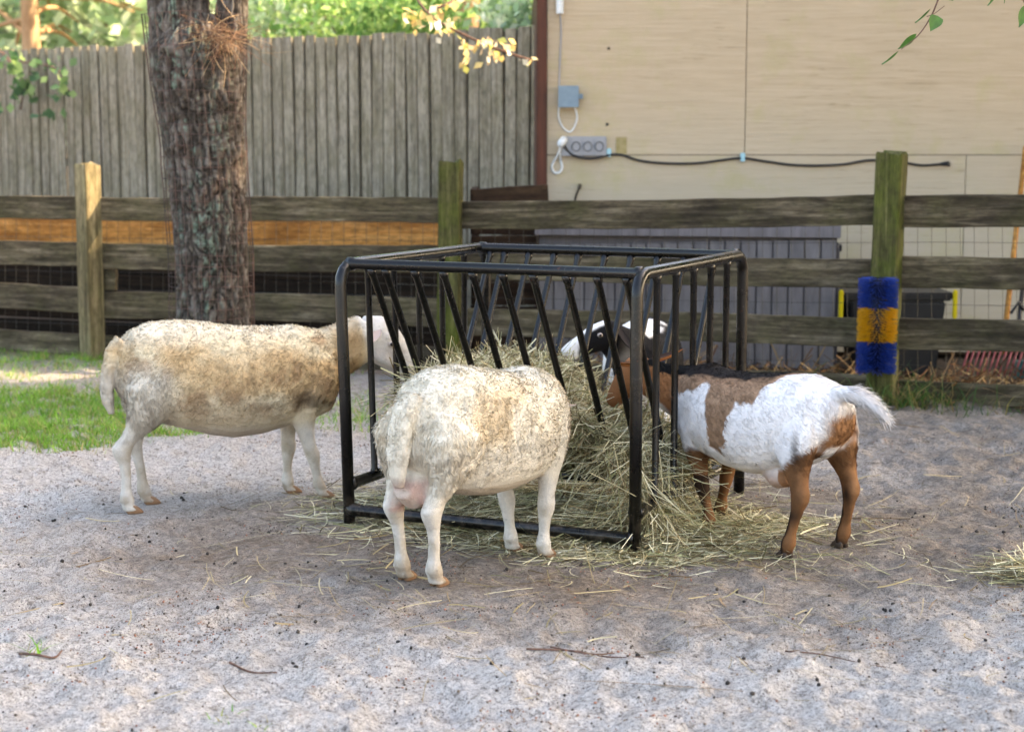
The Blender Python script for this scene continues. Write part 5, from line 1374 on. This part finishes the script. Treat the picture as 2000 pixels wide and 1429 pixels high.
p3 = [torso(GOAT_T), pipe(neck3), pipe(head3), pipe(tail3), pipe(ud3)] + [goat_hind(*q) for q in f3[:2]] + [goat_front(*q) for q in f3[2:]]
def black_stripe_legs(c, P, feet, colr, n2_):
    for (fx, fy) in feet:
        d = np.hypot(P[:, 0] - fx, P[:, 1] - fy)
        m_ = (P[:, 2] < .21) & (np.abs(P[:, 1] - fy) < .05) & (np.abs(P[:, 0] - fx) < .12)
        cx = fx - .012 - (.022 if fx < 0 else .0) * sstep(P[:, 2], .05, .16)
        fr = sstep(P[:, 0] - cx + .02 * (n2_ - .5), -.002, .008) * m_
        c = blend(c, colr, fr * .9)
    return c
def col_goat1(P, N):
    n1_ = fbm(P, 14, 4, 701); n2_ = fbm(P, 32, 3, 702); n3_ = fbm(P, 90, 2, 703)
    s, y, z = P[:, 0], P[:, 1], P[:, 2]; j = .05 * (n1_ - .5) + .03 * (n2_ - .5)
    c = np.tile(lin(234, 231, 230), (len(P), 1))
    sj, zj = s + j, z + j
    # brown saddle with a tongue running down the near side
    lim = np.interp(sj, [-.18, -.155, -.10, -.04, -.012, -.005, .04, .085, .095, .125, .15, .22, .30, .36], [.70, .60, .53, .49, .45, .36, .325, .335, .42, .49, .545, .525, .47, .30])
    sad = sstep(zj - lim, -.006, .006) * sstep(sj, -.17, -.155)
    agouti = lin(148, 118, 94) * (.55 + .9 * n3_)[:, None]
    c = c * (1 - sad[:, None]) + agouti * sad[:, None]
    neck = sstep(sj, .335, .355) * sstep(z, .30, .34)
    c = blend(c, (144, 98, 64), neck)
    blk = sstep(z - np.interp(s, [-.14, -.05, .1, .2, .3, .36, .42, .5, .6], [.597, .580, .566, .556, .552, .556, .566, .61, .64]) + .6 * j, -.004, .008) * sstep(s, -.15, -.10)
    c = blend(c, (26, 22, 22), blk * sad.clip(0, 1) + blk * neck * (s < .47))
    # collar of black behind the shoulder blade
    # white throat and face stripe
    c = blend(c, (230, 224, 216), sstep(s, .36, .42) * (1 - sstep(z - np.interp(s, [.36, .45, .55, .65], [.42, .455, .47, .40]) + j, -.012, .012)))
    c = blend(c, (144, 96, 62), sstep(s, .47, .50) * sstep(z - np.interp(s, [.45, .55, .65], [.47, .44, .38]), -.01, .01))
    # tan legs
    lim2 = np.where(s > 0, .275 + .05 * n1_, np.interp(s, [-.36, -.31, -.25, -.2, -.15], [.42, .35, .305, .28, .27]) + .03 * n1_)
    tan = 1 - sstep(z - lim2, -.012, .012)
    isleg = (np.abs(y) > .035) & ((s > .10) | (s < -.16))
    c = blend(c, (124, 86, 56), tan * isleg)
    c = blend(c, (148, 106, 72), (1 - sstep(s, -.335, -.31)) * (1 - sstep(z + j, .46, .50)) * (1 - sstep(y, .04, .09)))
    c = blend(c, (170, 126, 94), gauss(P, (-.13, .05, .235), (.075, .09, .045)))
    c = blend(c, (40, 30, 24), gauss(P, (-.285, .11, .37), (.012, .2, .06)) * .8)
    c = black_stripe_legs(c, P, f3, (34, 26, 22), n2_)
    c = blend(c, (36, 28, 24), (1 - sstep(z + .02 * (n2_ - .5), .018, .045)) * .8)
    hock = gauss(P, (-.262, .135, .150), (.05, .05, .022)) + gauss(P, (-.31, -.11, .20), (.018, .05, .035))
    c = blend(c, (34, 26, 22), np.clip(hock * 1.1, 0, 1))
    c = c * (1 - .35 * (tan * isleg * sstep(n1_, .45, .7)))[:, None]
    return c * (.79 + .28 * n2_)[:, None]
g1 = animal('goat', 'white goat with brown saddle and tan legs right of the feeder', 'goat', 'goats at the feeder', O3, yaw3, p3, col_goat1, goat_coat(.5, 1.0), 120000, 47, .0058, None, GOATM, 4)
for (fx, fy) in f3: hoof(g1, fx + .004, fy, HOOFD, 0, .055, .024, .032)
for s in (-1, 1):
    ellip(EYE, g1, 'eye', (.558, .13 + s * .048, .528), (.011, .006, .009))
    ear(g1, (.497, .12 + s * .045, .588), (.452, .12 + s * .165, .615 + (.012 if s < 0 else -.012)), .05, .3, (148, 98, 62), (60, 42, 34), .0)
    MB_ = None

# black and white goat behind the feeder
yaw4 = math.atan2(-.99, -.15); O4 = (.585, 7.47, 0)
f4 = ((-.25, .085), (-.25, -.085), (.25, .075), (.25, -.075))
neck4 = [((.26, 0, .47), .13, .10), ((.335, -.03, .485), .11, .085), ((.39, -.06, .52), .09, .068), ((.43, -.085, .55), .078, .058), ((.465, -.105, .57), .068, .052)]
head4 = [((.445, -.075, .585), .052, .048), ((.465, -.115, .588), .062, .055), ((.485, -.165, .572), .058, .05), ((.505, -.215, .545), .046, .04), ((.525, -.262, .52), .038, .034), ((.535, -.292, .503), .028, .027)]
tail4 = [((-.33, 0, .545), .035, .04), ((-.37, 0, .53), .02, .03), ((-.40, 0, .48), .012, .02)]
p4 = [torso([(a, b - .012, c_, d * .92) for (a, b, c_, d) in GOAT_T]), pipe(neck4), pipe(head4), pipe(tail4)] + [goat_hind(*q) for q in f4[:2]] + [goat_front(*q) for q in f4[2:]]
def col_goat2(P, N):
    n1_ = fbm(P, 14, 4, 801); n2_ = fbm(P, 32, 3, 802)
    s, y, z = P[:, 0], P[:, 1], P[:, 2]; j = .05 * (n1_ - .5)
    c = np.tile(lin(234, 232, 230), (len(P), 1))
    c = blend(c, (22, 21, 23), sstep(s + j, .33, .345) * (1 - sstep(s + y * .0 + j, .42, .60) * 0) * sstep(z, .33, .36))
    c = blend(c, (24, 23, 25), sstep(y + j, .015, .03) * sstep(s, -.30, -.28) * sstep(z + j, .35, .37) * (1 - sstep(z + j, .555, .575)))
    c = blend(c, (24, 23, 25), (1 - sstep(s + j, -.16, -.14)) * sstep(z, .30, .33))
    c = blend(c, (234, 232, 230), gauss(P, (.39, -.09, .50), (.035, .06, .05)) * 1.4 > .6)if False else c
    c = blend(c, (232, 230, 228), np.clip(1.6 * gauss(P, (.425, -.075, .50), (.03, .035, .03)), 0, 1))
    ax = (np.array([.535, -.292, .503]) - np.array([.465, -.115, .588])); ax /= np.linalg.norm(ax); t = (P - np.array([.465, -.115, .588])) @ ax
    upm = (P - np.array([.465, -.115, .588]) - np.outer(t, ax)) @ np.array([.1, -.4, .9])
    head = (P[:, 1] < -.08) & (s > .42)
    c = blend(c, (236, 234, 232), (sstep(upm + .5 * j, .040, .050) * sstep(t, -.02, .0) + sstep(t + .6 * upm + j, .135, .155)).clip(0, 1) * head)
    c = blend(c, (70, 58, 56), (gauss(P, (.545, -.30, .49), (.02, .02, .014))) * .9)
    return c
g2 = animal('goat', 'black and white goat behind the feeder with its nose in the hay', 'goat', 'goats at the feeder', O4, yaw4, p4, col_goat2, goat_coat(.43, 0.0), 70000, 53, .006, None, GOATM, 4)
for (fx, fy) in f4: hoof(g2, fx + .004, fy, HOOFD, 0, .055, .024, .032)
for s in (-1, 1):
    ax = Vector((.07, -.177, -.085)).normalized(); sd = ax.cross(Vector((0, 0, 1))).normalized()
    c_ = Vector((.483, -.160, .590)) + sd * (.049 * s)
    ellip(EYERIM, g2, 'eyelid', c_, (.012, .012, .010)); ellip(EYE, g2, 'eye', c_ + sd * (.004 * s), (.009, .009, .008))
    b_ = Vector((.452, -.085, .615)) + sd * (.045 * s)
    ear(g2, b_, b_ + sd * (.05 * s) + Vector((.0, .045, -.085)), .045, .25, (24, 22, 24), (34, 28, 28), .0)
